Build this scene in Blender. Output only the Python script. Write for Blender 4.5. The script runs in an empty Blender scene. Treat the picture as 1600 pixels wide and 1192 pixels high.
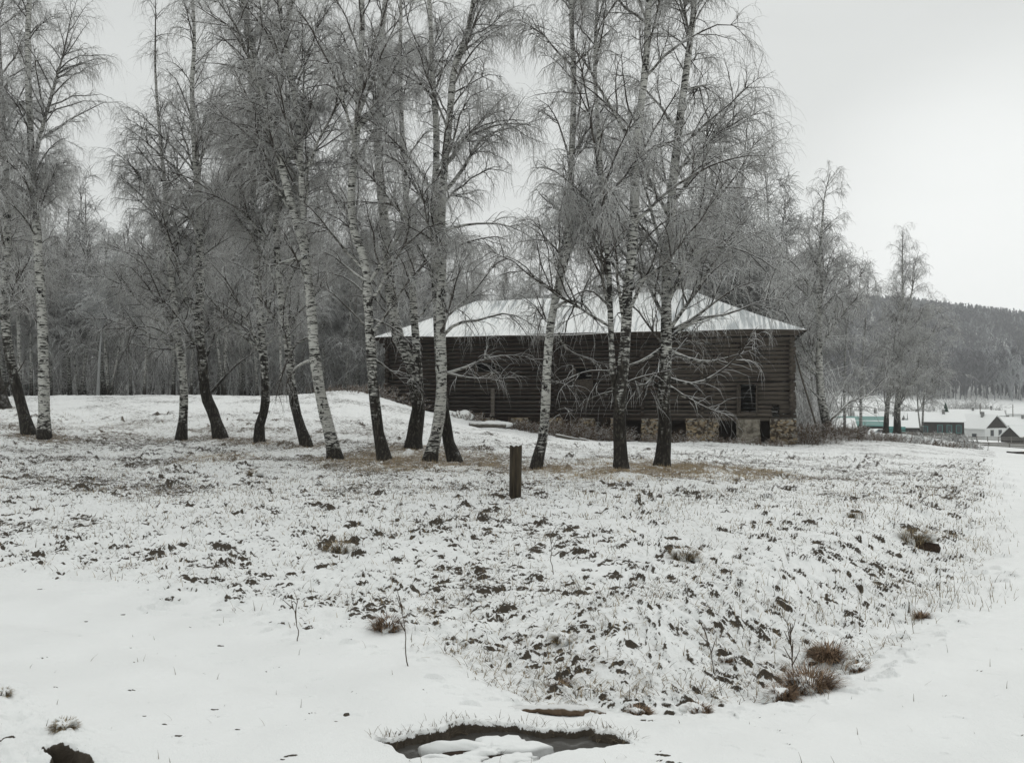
import bpy, math, random
import numpy as np

# ------------------------------------------------------------------ camera, sky, sun, exposure
SC = bpy.context.scene
COL = SC.collection
F, CX, CY, HOR, CAMH = 1244.0, 800.0, 596.0, 625.0, 1.6
PITCH = math.atan((HOR - CY) / F)
cam_d = bpy.data.cameras.new('camera'); cam = bpy.data.objects.new('camera', cam_d); COL.objects.link(cam)
cam_d.sensor_width = 36.0; cam_d.lens = F / 1600 * 36; cam_d.clip_start = 0.05; cam_d.clip_end = 9000
cam.location = (0, 0, CAMH); cam.rotation_euler = (math.radians(90) + PITCH, 0, 0)
SC.camera = cam
SC.view_settings.view_transform = 'Standard'; SC.view_settings.look = 'None'
SC.view_settings.exposure = 0.04; SC.view_settings.gamma = 1.0
SC.cycles.max_bounces = 6; SC.cycles.diffuse_bounces = 3; SC.cycles.glossy_bounces = 2
SC.cycles.transparent_max_bounces = 8; SC.cycles.volume_bounces = 1

SUN_EL, SUN_ROT = math.radians(38), math.radians(28)   # behind the barn, to the right
W = bpy.data.worlds.new('World'); SC.world = W; W.use_nodes = True
nt = W.node_tree; nt.nodes.clear()
def N(t, kind, **kw):
    n = t.nodes.new(kind)
    for k, v in kw.items():
        if k in n.inputs.keys() if hasattr(n.inputs, 'keys') else False: n.inputs[k].default_value = v
        else: setattr(n, k, v)
    return n
sky = nt.nodes.new('ShaderNodeTexSky'); sky.sky_type = 'NISHITA'; sky.sun_disc = False
sky.sun_elevation = SUN_EL; sky.sun_rotation = SUN_ROT; sky.dust_density = 3.0
hs = nt.nodes.new('ShaderNodeHueSaturation'); hs.inputs['Saturation'].default_value = 0.08
nt.links.new(sky.outputs[0], hs.inputs['Color'])
tc = nt.nodes.new('ShaderNodeTexCoord')
sep = nt.nodes.new('ShaderNodeSeparateXYZ'); nt.links.new(tc.outputs['Generated'], sep.inputs[0])
def wmath(op, a, b=None, c=None):
    m = nt.nodes.new('ShaderNodeMath'); m.operation = op
    for i, v in enumerate((a, b, c)):
        if v is None: continue
        if isinstance(v, (int, float)): m.inputs[i].default_value = v
        else: nt.links.new(v, m.inputs[i])
    return m.outputs[0]
# overcast cloud deck: brightness ramp with elevation, bright gap low on the right, soft mottling
ramp = nt.nodes.new('ShaderNodeValToRGB'); nt.links.new(sep.outputs[2], ramp.inputs[0])
cr = ramp.color_ramp
cr.elements[0].position = 0.0; cr.elements[0].color = (.80, .82, .80, 1)
cr.elements[1].position = 1.0; cr.elements[1].color = (1.12, 1.13, 1.12, 1)
e = cr.elements.new(0.16); e.color = (.72, .74, .725, 1)
e = cr.elements.new(0.42); e.color = (.66, .68, .67, 1)
dotn = nt.nodes.new('ShaderNodeVectorMath'); dotn.operation = 'DOT_PRODUCT'
nt.links.new(tc.outputs['Generated'], dotn.inputs[0])
gd = (math.sin(math.radians(33)) * math.cos(math.radians(6)), math.cos(math.radians(33)) * math.cos(math.radians(6)), math.sin(math.radians(6)))
dotn.inputs[1].default_value = gd
mr = nt.nodes.new('ShaderNodeMapRange'); mr.interpolation_type = 'SMOOTHSTEP'
mr.inputs[1].default_value = math.cos(math.radians(18)); mr.inputs[2].default_value = math.cos(math.radians(3))
mr.inputs[3].default_value = 0.0; mr.inputs[4].default_value = 0.25
nt.links.new(dotn.outputs['Value'], mr.inputs[0])
noi = nt.nodes.new('ShaderNodeTexNoise'); noi.inputs['Scale'].default_value = 2.2; noi.inputs['Detail'].default_value = 4
mp = nt.nodes.new('ShaderNodeMapping'); mp.inputs['Scale'].default_value = (1, 1, 3.2)
nt.links.new(tc.outputs['Generated'], mp.inputs[0]); nt.links.new(mp.outputs[0], noi.inputs['Vector'])
mott = wmath('MULTIPLY_ADD', noi.outputs[0], 0.14, -0.07)
addv = wmath('ADD', mott, mr.outputs[0])
vs = nt.nodes.new('ShaderNodeVectorMath'); vs.operation = 'ADD'
comb = nt.nodes.new('ShaderNodeCombineXYZ')
for i in range(3): nt.links.new(addv, comb.inputs[i])
nt.links.new(ramp.outputs[0], vs.inputs[0]); nt.links.new(comb.outputs[0], vs.inputs[1])
sc10 = nt.nodes.new('ShaderNodeVectorMath'); sc10.operation = 'SCALE'; sc10.inputs['Scale'].default_value = 10.0
nt.links.new(vs.outputs[0], sc10.inputs[0])
mx = nt.nodes.new('ShaderNodeMix'); mx.data_type = 'RGBA'; mx.inputs[0].default_value = 0.97
nt.links.new(hs.outputs[0], mx.inputs[6]); nt.links.new(sc10.outputs[0], mx.inputs[7])
bg = nt.nodes.new('ShaderNodeBackground'); bg.inputs['Strength'].default_value = 0.10
nt.links.new(mx.outputs[2], bg.inputs[0])
wo = nt.nodes.new('ShaderNodeOutputWorld'); nt.links.new(bg.outputs[0], wo.inputs[0])

sd = bpy.data.lights.new('sun', 'SUN'); sd.energy = 0.5; sd.angle = math.radians(30); sd.color = (1, .97, .93)
so = bpy.data.objects.new('sun', sd); COL.objects.link(so)
so.rotation_euler = (math.radians(90) - SUN_EL, 0, math.pi - SUN_ROT); so.location = (0, 0, 60)

# ------------------------------------------------------------------ pixel <-> world
ct, st_ = math.cos(PITCH), math.sin(PITCH)
def Wp(px, py, d):
    a = (px - CX) / F; b = (CY - py) / F
    yc = ct - b * st_; zc = st_ + b * ct
    s = d / yc
    return np.array((a * s, d, CAMH + zc * s))
def P2(X, Y, Z):
    v = Z - CAMH
    dep = Y * ct + v * st_; up = -Y * st_ + v * ct
    return CX + F * X / dep, CY - F * up / dep

# ------------------------------------------------------------------ noise
def _h(ix, iy, s):
    n = (ix.astype(np.int64) * 374761393 + iy.astype(np.int64) * 668265263 + s * 2147483647) & 0xffffffff
    n = ((n ^ (n >> 13)) * 1274126177) & 0xffffffff
    return ((n ^ (n >> 16)) & 0xffff) / 65535.0
def vnoise(x, y, s=0):
    x = np.asarray(x, float); y = np.asarray(y, float)
    ix = np.floor(x); iy = np.floor(y); fx = x - ix; fy = y - iy
    ux = fx * fx * (3 - 2 * fx); uy = fy * fy * (3 - 2 * fy)
    a = _h(ix, iy, s); b = _h(ix + 1, iy, s); c = _h(ix, iy + 1, s); d = _h(ix + 1, iy + 1, s)
    return (a + (b - a) * ux) * (1 - uy) + (c + (d - c) * ux) * uy
def fbm(x, y, s=0, o=4, g=.5):
    r = 0; a = 1; t = 0
    for i in range(o):
        r = r + a * vnoise(x * 2 ** i + 17.3 * i, y * 2 ** i - 9.1 * i, s + i); t += a; a *= g
    return r / t
def sstep(x, a, b):
    t = np.clip((x - a) / (b - a), 0, 1); return t * t * (3 - 2 * t)

# ------------------------------------------------------------------ near birches: stems as pixel paths, depth, etc.
# (name, depth, total height, crown radius, [stems]); a stem = (pixel path, base radius in px)
TREES = [
 dict(d=34.0, H=18, foot=2.17, cr=3.0, clear=2.0, stems=[([(3,641),(-6,600),(-16,540),(-22,440),(-25,300)], 13)], low=[(3,604,22,-60)],
      label='birch cut by the left edge of the photo with its dark thick foot leaning left'),
 dict(d=24.5, H=19, foot=2.17, cr=2.0, clear=2.6, stems=[([(46,684),(33,632),(22,590),(12,540),(8,480),(10,400),(11,330),(8,250),(0,120),(-6,0)], 10)],
      label='slim birch curving left away from the straight white birch at the row end'),
 dict(d=24.0, H=21, foot=0.35, cr=1.35, clear=3.2, stems=[([(69,691),(69,640),(68,590),(66,500),(61,420),(56,340),(51,270),(47,200),(44,100),(46,0)], 10.5)],
      label='straight upright white birch with black banded bark at the left end of the row'),
 dict(d=26.0, H=14.5, foot=0.8, cr=1.9, clear=2.4, stems=[([(283,691),(287,640),(286,590),(277,520),(268,440),(262,370),(258,300),(250,210),(243,120)], 8.5)],
      label='slender birch with a thin white trunk, just left of the birch with a kinked foot'),
 dict(d=26.0, H=17, foot=2.61, cr=2.5, clear=2.0, stems=[([(345,688),(333,645),(321,615),(317,570),(311,510),(313,450),(312,390),(310,320),(304,230),(300,140)], 11)],
      label='birch whose dark lower trunk leans left with a snowy kink and low right limb'),
 dict(d=25.0, H=18, foot=1.89, cr=2.3, clear=2.3, stems=[([(406,697),(405,668),(413,640),(415,610),(412,560),(407,500),(402,430),(398,350),(394,260),(392,160)], 9)],
      label='thin birch with a small dark S shaped foot right of the kinked birch'),
 dict(d=24.5, H=18, foot=1.59, cr=2.2, clear=2.6, stems=[([(480,702),(468,662),(459,625),(453,570),(447,520),(440,470),(435,430),(431,350),(432,250),(436,150)], 9.5)],
      label='thin birch leaning left close behind the stout grey birch with the forked top'),
 dict(d=21.5, H=20, foot=0.35, cr=2.3, clear=3.2, stems=[([(524,721),(515,675),(506,640),(498,600),(491,550),(486,480),(480,425),(474,385),(453,310),(435,240),(418,176),(400,99),(380,0)], 12),
                                            ([(478,400),(474,340),(472,303),(467,211),(453,106),(439,28),(432,-60)], 7)],
      label='stout grey birch leaning left with a forked top, brown grass around its foot'),
 dict(d=20.5, H=20, foot=1.59, cr=2.3, clear=2.8, stems=[([(602,724),(593,685),(587,640),(582,590),(578,520),(574,460),(569,405),(552,359),(549,299),(557,211),(563,123),(566,35),(568,-60)], 11)],
      label='tall birch with a slender leaning trunk standing alone left of the barn corner'),
 dict(d=24.0, H=20, foot=2.03, cr=1.9, clear=3.4, stems=[([(645,705),(650,665),(654,635),(648,600),(641,563),(623,530),(616,495),(609,450),(606,400),(598,320),(590,220)], 14),
                                            ([(654,640),(655,600),(652,560),(648,506),(645,460),(641,400),(634,300),(628,200),(625,100),(626,0)], 9)],
      label='thick birch before the barn corner, white stem leaning off a dark straight one'),
 dict(d=20.5, H=20, foot=0.3, cr=2.0, clear=2.6, stems=[([(670,727),(679,690),(686,655),(690,600),(689,540),(689,480),(691,400),(690,334),(694,264),(702,190),(710,106),(727,63),(738,15),(750,-60)], 11.5)],
      label='white patchy birch leaning right at its foot, left half of the crossed pair'),
 dict(d=21.3, H=18, foot=2.32, cr=2.0, clear=3.6, stems=[([(713,726),(703,700),(697,665),(692,630),(688,580),(684,500),(679,400),(680,300),(682,211),(676,120),(672,20)], 11)],
      label='birch with dark flared foot leaning left, right half of the crossed pair'),
 dict(d=18.2, H=19, foot=0.55, cr=1.55, clear=2.6, stems=[([(836,737),(845,700),(850,670),(853,620),(855,570),(859,520),(866,475),(877,430),(886,395),(890,322),(895,201),(897,121),(893,40),(892,-60)], 9.5)],
      label='slender white birch with a kink at the roof edge, just right of the post'),
 dict(d=17.6, H=19, foot=2.17, cr=2.1, clear=2.3, stems=[([(971,740),(969,700),(968,665),(968,635),(972,587),(978,519),(981,447),(987,400),(991,330),(993,260),(1000,180),(1010,90),(1016,-20)], 12.5),
                                            ([(969,645),(963,615),(958,590),(956,550),(954,500),(952,440),(949,400),(943,320),(936,220),(930,120)], 6.5)],
      label='birch whose black trunk splits low into two white stems before the barn'),
 dict(d=19.0, H=18, foot=1.89, cr=2.35, clear=1.6, stems=[([(1034,731),(1037,700),(1039,660),(1037,619),(1041,556),(1041,494),(1042,431),(1046,360),(1052,280),(1062,190),(1075,90),(1085,0)], 13)],
      label='wide spreading birch with many low arching limbs before the right half of the barn'),
 dict(d=47.0, H=15.5, foot=0.9, cr=3.0, clear=2.6, stems=[([(1294,684),(1289,650),(1283,620),(1280,570),(1280,500),(1279,430),(1284,360),(1288,310)], 9)],
      label='lone birch just right of the barn with one long limb to the right'),
 dict(d=85.0, H=21.5, foot=1.74, cr=4.2, clear=2.2, stems=[([(1402,677),(1402,640),(1405,600),(1409,540),(1411,480),(1410,420),(1410,375)], 6.5),
                                            ([(1384,678),(1386,640),(1390,610),(1400,570),(1409,520)], 5)],
      label='airy birch standing against the wooded hill above the village roofs'),
]
# ------------------------------------------------------------------ terrain from control rows
cps = []
def cp(px, py, d): p = Wp(px, py, d); cps.append((p[0], p[1], p[2]))
for x in (-900, -200, 400, 800, 1200, 1800, 2500):
    for d in (3.3, 4.6, 7.0): cps.append(((x - CX) / F * d, d, 0.0))
    cps.append(((x - CX) / F * 12, 12, 0.0 if x < 1500 else -.05))
for x, y in ((0, -2), (8, -5), (-8, -5), (0, -20), (-30, -20), (30, -20), (15, 0), (-15, 0)): cps.append((x, y, 0.0))
for t in TREES[:16]:
    p = t['stems'][0][0][0]; cp(p[0], p[1] - 2, t['d'])
for x in (-400, 100, 300, 450): cp(x, 619, 44)
cp(560, 613, 46); cp(-900, 640, 30); cp(200, 655, 32); cp(440, 655, 32); cp(560, 660, 34)
cp(625, 640, 49.5); cp(720, 652, 48.5); cp(850, 676, 47); cp(960, 690, 45.8); cp(870, 686, 42); cp(740, 666, 43); cp(1100, 690, 44.5); cp(1240, 696, 43.4)
cp(640, 655, 58); cp(1235, 690, 54); cp(950, 690, 56)
cp(700, 668, 36); cp(900, 690, 36); cp(1050, 702, 35); cp(1240, 708, 34); cp(800, 700, 27); cp(1150, 725, 23)
cp(1330, 687, 46); cp(1400, 692, 47); cp(1460, 697, 50); cp(1540, 712, 46); cp(1300, 725, 25); cp(1450, 735, 23)
cp(1590, 738, 26); cp(1595, 722, 34); cp(1590, 765, 17); cp(1680, 740, 26); cp(2100, 740, 26); cp(1700, 720, 50); cp(2400, 720, 50)
for x in (-900, -300, 100, 400): cp(x, 629, 62); cp(x, 628, 100); cp(x, 625, 170)
cp(800, 650, 75); cp(1000, 660, 75); cp(800, 640, 110)
cp(1300, 704, 62); cp(1402, 677, 85); cp(1402, 692, 62); cp(1330, 690, 70); cp(1270, 692, 80); cp(1500, 704, 75); cp(1580, 700, 105); cp(1350, 683, 110); cp(1450, 690, 100); cp(1280, 676, 130)
cp(1550, 688, 180); cp(1450, 680, 170); cp(1300, 668, 190); cp(2200, 690, 180); cp(1000, 655, 150)
cp(1560, 641, 310); cp(1350, 640, 280); cp(1150, 630, 280); cp(2200, 641, 310); cp(800, 622, 260)
cp(1560, 612, 390); cp(1300, 612, 360); cp(1000, 612, 340); cp(2300, 612, 390)
for x, y in ((-900, 600), (0, 590), (500, 585), (800, 560), (1000, 530), (1150, 500), (1300, 482), (1400, 482), (1500, 493), (1600, 506), (1800, 530), (2400, 560)):
    cp(x, y, 900); cp(x, (y + 612) / 2 + 12, 620); cp(x, y + 40, 1500)
for x in (-900, 400, 1200, 1600, 2400): cp(x, 600, 3000)
cpa = np.array(cps)
def warp(X, Y):
    Ye = np.maximum(Y, 3.0)
    return np.arctan2(X, Ye) * 1.6, np.log(np.hypot(np.minimum(np.abs(X), 50 * Ye), Ye)) + np.minimum(Y - 3.0, 0) * .02
cu, cv = warp(cpa[:, 0], cpa[:, 1])
def phi(r2): return np.sqrt(r2 + 0.0025)
A = phi((cu[:, None] - cu) ** 2 + (cv[:, None] - cv) ** 2) + np.eye(len(cu)) * -0.0
Bq = np.c_[np.ones(len(cu)), cu, cv]
M_ = np.block([[A, Bq], [Bq.T, np.zeros((3, 3))]])
wts = np.linalg.lstsq(M_, np.r_[cpa[:, 2], 0, 0, 0], rcond=None)[0]
def tz(X, Y):
    X = np.asarray(X, float); Y = np.asarray(Y, float); sh = np.broadcast(X, Y).shape
    X = np.broadcast_to(X, sh).ravel(); Y = np.broadcast_to(Y, sh).ravel()
    u, v = warp(X, Y); out = wts[-3] + wts[-2] * u + wts[-1] * v
    for i in range(len(cu)): out = out + wts[i] * phi((u - cu[i]) ** 2 + (v - cv[i]) ** 2)
    return out.reshape(sh)
def G(px, d):
    X = (px - CX) / F * d * ct; return np.array((X, d, float(tz(X, d))))
def Gp(px, py):       # point where the pixel ray meets the near ground
    d = 4.0
    for k in range(60):
        lo = Wp(px, py, d); h = lo[2] - tz(lo[0], lo[1])
        if h <= 0: break
        d *= 1.05
    a, b = d / 1.05, d
    for k in range(14):
        m = (a + b) / 2; q = Wp(px, py, m)
        if q[2] - tz(q[0], q[1]) > 0: a = m
        else: b = m
    q = Wp(px, py, (a + b) / 2); return np.array((q[0], q[1], float(tz(q[0], q[1]))))

# ------------------------------------------------------------------ material helpers
class Mat:
    def __init__(s, name, rough=.9):
        s.m = bpy.data.materials.new(name); s.m.use_nodes = True; s.t = s.m.node_tree; s.t.nodes.clear()
        s.b = s.t.nodes.new('ShaderNodeBsdfPrincipled'); s.b.inputs['Roughness'].default_value = rough
        s.b.inputs['Specular IOR Level'].default_value = .25
        o = s.t.nodes.new('ShaderNodeOutputMaterial'); s.t.links.new(s.b.outputs[0], o.inputs[0])
        s._tc = None
    def set(s, sock, v):
        if hasattr(v, 'is_output') or isinstance(v, bpy.types.NodeSocket): s.t.links.new(v, sock)
        elif isinstance(v, (tuple, list)) and len(v) == 3 and sock.type == 'RGBA': sock.default_value = (*v, 1)
        else: sock.default_value = v
    def obj(s):
        if not s._tc: s._tc = s.t.nodes.new('ShaderNodeTexCoord')
        return s._tc.outputs['Object']
    def rnd(s):
        return s.t.nodes.new('ShaderNodeObjectInfo').outputs['Random']
    def attr(s, n):
        a = s.t.nodes.new('ShaderNodeAttribute'); a.attribute_name = n; return a.outputs['Fac']
    def nz(s):
        g = s.t.nodes.new('ShaderNodeNewGeometry'); x = s.t.nodes.new('ShaderNodeSeparateXYZ')
        s.t.links.new(g.outputs['Normal'], x.inputs[0]); return x.outputs[2]
    def noise(s, scale=(1, 1, 1), sc=5, det=3, rough=.5, vec=None, dist=0):
        m = s.t.nodes.new('ShaderNodeMapping'); m.inputs['Scale'].default_value = scale
        s.t.links.new(vec or s.obj(), m.inputs[0])
        n = s.t.nodes.new('ShaderNodeTexNoise'); n.inputs['Scale'].default_value = sc; n.inputs['Detail'].default_value = det
        n.inputs['Roughness'].default_value = rough; n.inputs['Distortion'].default_value = dist
        s.t.links.new(m.outputs[0], n.inputs['Vector']); return n.outputs[0]
    def math(s, op, a, b=None, c=None):
        m = s.t.nodes.new('ShaderNodeMath'); m.operation = op
        for i, v in enumerate((a, b, c)):
            if v is not None: s.set(m.inputs[i], v)
        return m.outputs[0]
    def step(s, v, a, b, lo=0., hi=1.):
        m = s.t.nodes.new('ShaderNodeMapRange'); m.interpolation_type = 'SMOOTHSTEP'
        for i, x in enumerate((v, a, b, lo, hi)): s.set(m.inputs[i], x)
        return m.outputs[0]
    def mix(s, f, a, b):
        m = s.t.nodes.new('ShaderNodeMix'); m.data_type = 'RGBA'
        s.set(m.inputs[0], f); s.set(m.inputs[6], a); s.set(m.inputs[7], b); return m.outputs[2]
    def color(s, c): s.set(s.b.inputs['Base Color'], c); return s
    def bump(s, h, strength=.5, dist=.02):
        n = s.t.nodes.new('ShaderNodeBump'); n.inputs['Strength'].default_value = strength; n.inputs['Distance'].default_value = dist
        s.t.links.new(h, n.inputs['Height']); s.t.links.new(n.outputs[0], s.b.inputs['Normal']); return s

SNOW = (.80, .815, .805)
# snow field: snow with litter showing where the attribute says it is bare
m = Mat('snow_ground', .75)
bare = m.attr('bare'); tan = m.attr('tan')
n1 = m.noise(sc=34, det=5, rough=.65); n2 = m.noise(sc=7, det=4, rough=.6); n3 = m.noise(sc=1.6, det=2); nf = m.noise(sc=120, det=3)
nn = m.math('ADD', m.math('MULTIPLY', n1, .50), m.math('MULTIPLY', n2, .38)); nn = m.math('ADD', nn, m.math('MULTIPLY', m.noise((1, .7, 1), 2.6, 3, .6), .12))
nn = m.math('MULTIPLY_ADD', nn, 1.9, -.45); f = m.step(m.math('ADD', nn, bare), 1.0, 1.10)
litter = m.mix(n1, (.020, .016, .012), (.085, .070, .052))
litter = m.mix(tan, litter, m.mix(n1, (.07, .05, .03), (.33, .26, .17)))
snow = m.mix(m.step(n3, .3, .7), (.76, .775, .765), SNOW)
m.color(m.mix(f, snow, litter))
m.bump(m.math('ADD', m.math('MULTIPLY', n2, .6), m.math('MULTIPLY', nf, .4)), .55, .02)
M_ground = m.m
# bark
def bark(name, pale=(.56, .56, .53)):
    m = Mat(name, .85)
    h = m.attr('hgt'); th = m.attr('thick')
    band = m.noise((1, 1, 4.2), 4.5, 5, .62, dist=.6); fine = m.noise((1.2, 1.2, 14), 7, 4, .6); blot = m.noise((1, 1, .8), 5.0, 4, .6)
    v = m.math('ADD', m.math('MULTIPLY', band, .62), m.math('MULTIPLY', fine, .38))
    dk = m.step(m.math('ADD', v, m.step(h, 3.2, .8, 0., .05)), .505, .545)
    white = m.mix(blot, (pale[0] * .7, pale[1] * .7, pale[2] * .68), pale)
    dk = m.math('MAXIMUM', dk, m.step(m.noise((1.6, 1.6, 1.1), 2.6, 5, .65), .59, .63)); c = m.mix(dk, white, (.022, .020, .018))
    # dark fissured foot: height threshold broken up by blotches
    foot = m.step(m.math('ADD', h, m.math('MULTIPLY_ADD', m.noise((5, 5, 1.1), 1.6, 5, .6), -3.0, 1.5)), 1.35, .65)
    footc = m.mix(m.step(m.noise((6, 6, 1), 4, 4), .45, .7), (.018, .016, .013), (.065, .058, .048))
    c = m.mix(foot, c, footc)
    # thin wood turns dark brown
    c = m.mix(m.step(th, .018, .045), (.045, .038, .032), c)
    sn = m.step(m.math('ADD', m.nz(), m.math('MULTIPLY', blot, .5)), .72, 1.0)
    c = m.mix(m.math('MULTIPLY', sn, .85), c, SNOW)
    m.color(c); m.bump(m.noise((1, 1, 2), 14, 4), .5, .02)
    return m.m
M_bark = bark('birch_bark')
M_barkfar = bark('birch_bark_far', (.46, .46, .44))
def twigmat(name, a, b, sn=.75, lo=.45):
    m = Mat(name, .9)
    n = m.noise(sc=1.7, det=3); k = m.mix(n, a, b)
    s = m.step(m.math('ADD', m.nz(), m.math('MULTIPLY_ADD', n, .6, -.3)), lo, lo + .3)
    k = m.mix(m.math('MULTIPLY', s, sn), k, SNOW)
    m.color(k); return m.m
M_twig = twigmat('twig', (.14, .133, .122), (.34, .328, .31), .95, .0)
M_twigfar = twigmat('twig_far', (.15, .146, .14), (.32, .315, .305), .9, .1)
M_brush = twigmat('brush', (.04, .028, .02), (.16, .11, .07), .8)
M_stalk = twigmat('stalk', (.03, .022, .016), (.11, .08, .055), .35, .6)
M_frost = twigmat('frosted_twig', (.18, .185, .18), (.34, .35, .35), .8)
# grass
m = Mat('dry_grass', .8); t_ = m.attr('tint')
c = m.mix(t_, (.06, .048, .032), (.42, .33, .20)); m.color(c); M_grass = m.m
m = Mat('rust_grass', .8); t_ = m.attr('tint')
m.color(m.mix(t_, (.045, .028, .019), (.36, .25, .16))); M_rust = m.m
m = Mat('snow', .7); m.color(m.mix(m.noise(sc=9, det=4), (.74, .755, .745), SNOW)); m.bump(m.noise(sc=40, det=4), .4, .01); M_snow = m.m
m = Mat('dark_earth', .95); m.color(m.mix(m.noise(sc=18, det=5), (.012, .009, .007), (.06, .04, .028))); m.bump(m.noise(sc=30, det=4), .8, .02); M_earth = m.m
m = Mat('puddle_water', .12); m.color(m.mix(m.noise(sc=3), (.045, .042, .038), (.09, .087, .08))); m.b.inputs['Specular IOR Level'].default_value = .5
m.bump(m.noise(sc=9, det=2), .08, .01); M_water = m.m
def wood(name, a, b, stretch=(1, 14, 14), sn=0.0, dust=(.30, .295, .28), long_=None):
    m = Mat(name, .9)
    g = m.noise(stretch, 1.6, 5, .6); k = m.mix(m.step(g, .3, .72), a, b)
    if long_:
        w = m.noise((.10, .1, .3), 1.3, 2); k = m.mix(m.step(w, .35, .62), k, m.mix(g, long_[0], long_[1]))
    if sn > 0:
        s = m.step(m.math('ADD', m.nz(), m.math('MULTIPLY_ADD', m.noise((1, 4, 4), 3, 4), .9, -.45)), .25, .75)
        k = m.mix(m.math('MULTIPLY', s, sn), k, dust)
    m.color(k); m.bump(g, .5, .01); return m
M_log = wood('weathered_log', (.009, .006, .004), (.040, .028, .020), sn=.18, long_=None)
# wood colour goes from dark brown to lighter grey towards the barn's right end
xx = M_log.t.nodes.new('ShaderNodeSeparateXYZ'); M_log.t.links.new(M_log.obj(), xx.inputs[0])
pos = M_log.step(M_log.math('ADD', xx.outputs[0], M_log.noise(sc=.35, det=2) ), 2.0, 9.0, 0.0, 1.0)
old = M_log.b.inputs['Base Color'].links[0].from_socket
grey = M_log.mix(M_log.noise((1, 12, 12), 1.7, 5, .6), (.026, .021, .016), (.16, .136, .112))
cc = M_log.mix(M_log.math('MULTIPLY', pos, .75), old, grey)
cc = M_log.mix(M_log.math('MULTIPLY', M_log.attr('lv'), .55), cc, M_log.mix(.5, cc, (.006, .005, .004)))
blotch = M_log.step(M_log.noise((.5, 1, 1.2), 1.1, 4, .6), .52, .66)
cc = M_log.mix(M_log.math('MULTIPLY', blotch, .6), cc, (.012, .008, .006))
M_log.color(cc); M_log = M_log.m
M_end = wood('log_end', (.025, .02, .016), (.09, .075, .06), (8, 8, 8)).m
M_plank = wood('old_plank', (.045, .04, .033), (.15, .135, .115), sn=.6, dust=SNOW).m
M_post = wood('post_wood', (.012, .009, .006), (.065, .052, .034), (12, 12, 1)).m
M_dark = Mat('dark_opening', .9).color((.022, .024, .028)).m
m = Mat('rubble_stone', .95)
vo = m.t.nodes.new('ShaderNodeTexVoronoi'); vo.inputs['Scale'].default_value = 5.2
mp_ = m.t.nodes.new('ShaderNodeMapping'); mp_.inputs['Scale'].default_value = (1, 1, 2.4); m.t.links.new(m.obj(), mp_.inputs[0]); m.t.links.new(mp_.outputs[0], vo.inputs['Vector'])
br = m.t.nodes.new('ShaderNodeSeparateColor'); m.t.links.new(vo.outputs['Color'], br.inputs[0])
c = m.mix(br.outputs[0], (.07, .05, .032), (.34, .27, .17)); c = m.mix(m.step(br.outputs[1], .55, .8), c, (.22, .21, .185))
c = m.mix(m.step(m.noise(sc=6, det=5), .48, .6), c, (.04, .03, .022)); 
s = m.step(m.nz(), .5, .8); c = m.mix(s, c, SNOW); m.color(c); m.bump(m.noise(sc=9, det=4), .9, .04); M_stone = m.m
m = Mat('pale_plaster', .9); m.color(m.mix(m.step(m.noise(sc=3, det=6, rough=.65), .35, .65), (.07, .06, .045), (.25, .23, .19))); m.bump(m.noise(sc=6, det=4), .6, .03); M_plaster = m.m
m = Mat('snowy_tin_roof', .6)
sy = m.noise((3.4, .16, .16), 2.0, 4, .65); sy2 = m.noise((1, 1, 1), .35, 2)
xr = m.t.nodes.new('ShaderNodeSeparateXYZ'); m.t.links.new(m.obj(), xr.inputs[0])
side = m.step(xr.outputs[0], 2.0, 11.0, .0, .10)
f = m.step(m.math('ADD', m.math('ADD', sy, side), m.math('MULTIPLY_ADD', sy2, .4, -.2)), .50, .66)
c = m.mix(m.math('MULTIPLY', f, .8), SNOW, (.33, .36, .37)); m.color(c); m.bump(sy, .3, .02); M_roof = m.m
def flat(name, a, b=None, sc=4, rough=.85, snow=0):
    m = Mat(name, rough); c = m.mix(m.noise(sc=sc, det=4), a, b or a)
    if snow: c = m.mix(m.step(m.nz(), .4, .6), c, SNOW)
    m.color(c); return m.m
M_white = flat('white_wall', (.60, .61, .60), (.70, .71, .70), 1.2)
M_teal = flat('teal_paint', (.05, .17, .16), (.09, .25, .23), 1.5)
M_teal_roof = flat('teal_tin', (.05, .16, .14), (.10, .24, .22), 1.5, .5)
M_hut = flat('dark_timber', (.014, .012, .011), (.05, .042, .036), 3, snow=1)
M_hutgrey = flat('grey_timber', (.12, .12, .115), (.24, .24, .23), 3, snow=1)
M_fence = flat('grey_fence', (.09, .085, .075), (.20, .19, .17), 6, snow=1)
M_glass = flat('dark_glass', (.03, .035, .04), (.05, .055, .06), 2, .2)
M_car = flat('pale_car_paint', (.50, .56, .58), (.56, .6, .62), 2, .3, snow=1)
M_red = flat('red_brown_wood', (.10, .03, .025), (.20, .07, .05), 3)
m = Mat('spruce_green', .9); m.color(m.mix(m.noise(sc=3, det=3), (.015, .05, .03), (.05, .12, .07))); M_spruce = m.m
m = Mat('far_forest', .95)
n = m.noise(sc=.05, det=4); n_ = m.noise(sc=.9, det=3)
c = m.mix(n_, (.07, .07, .074), (.20, .20, .21)); c = m.mix(m.step(n, .5, .66), c, m.mix(n_, (.22, .23, .235), (.42, .43, .44)))
m.color(c); M_forest = m.m

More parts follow.
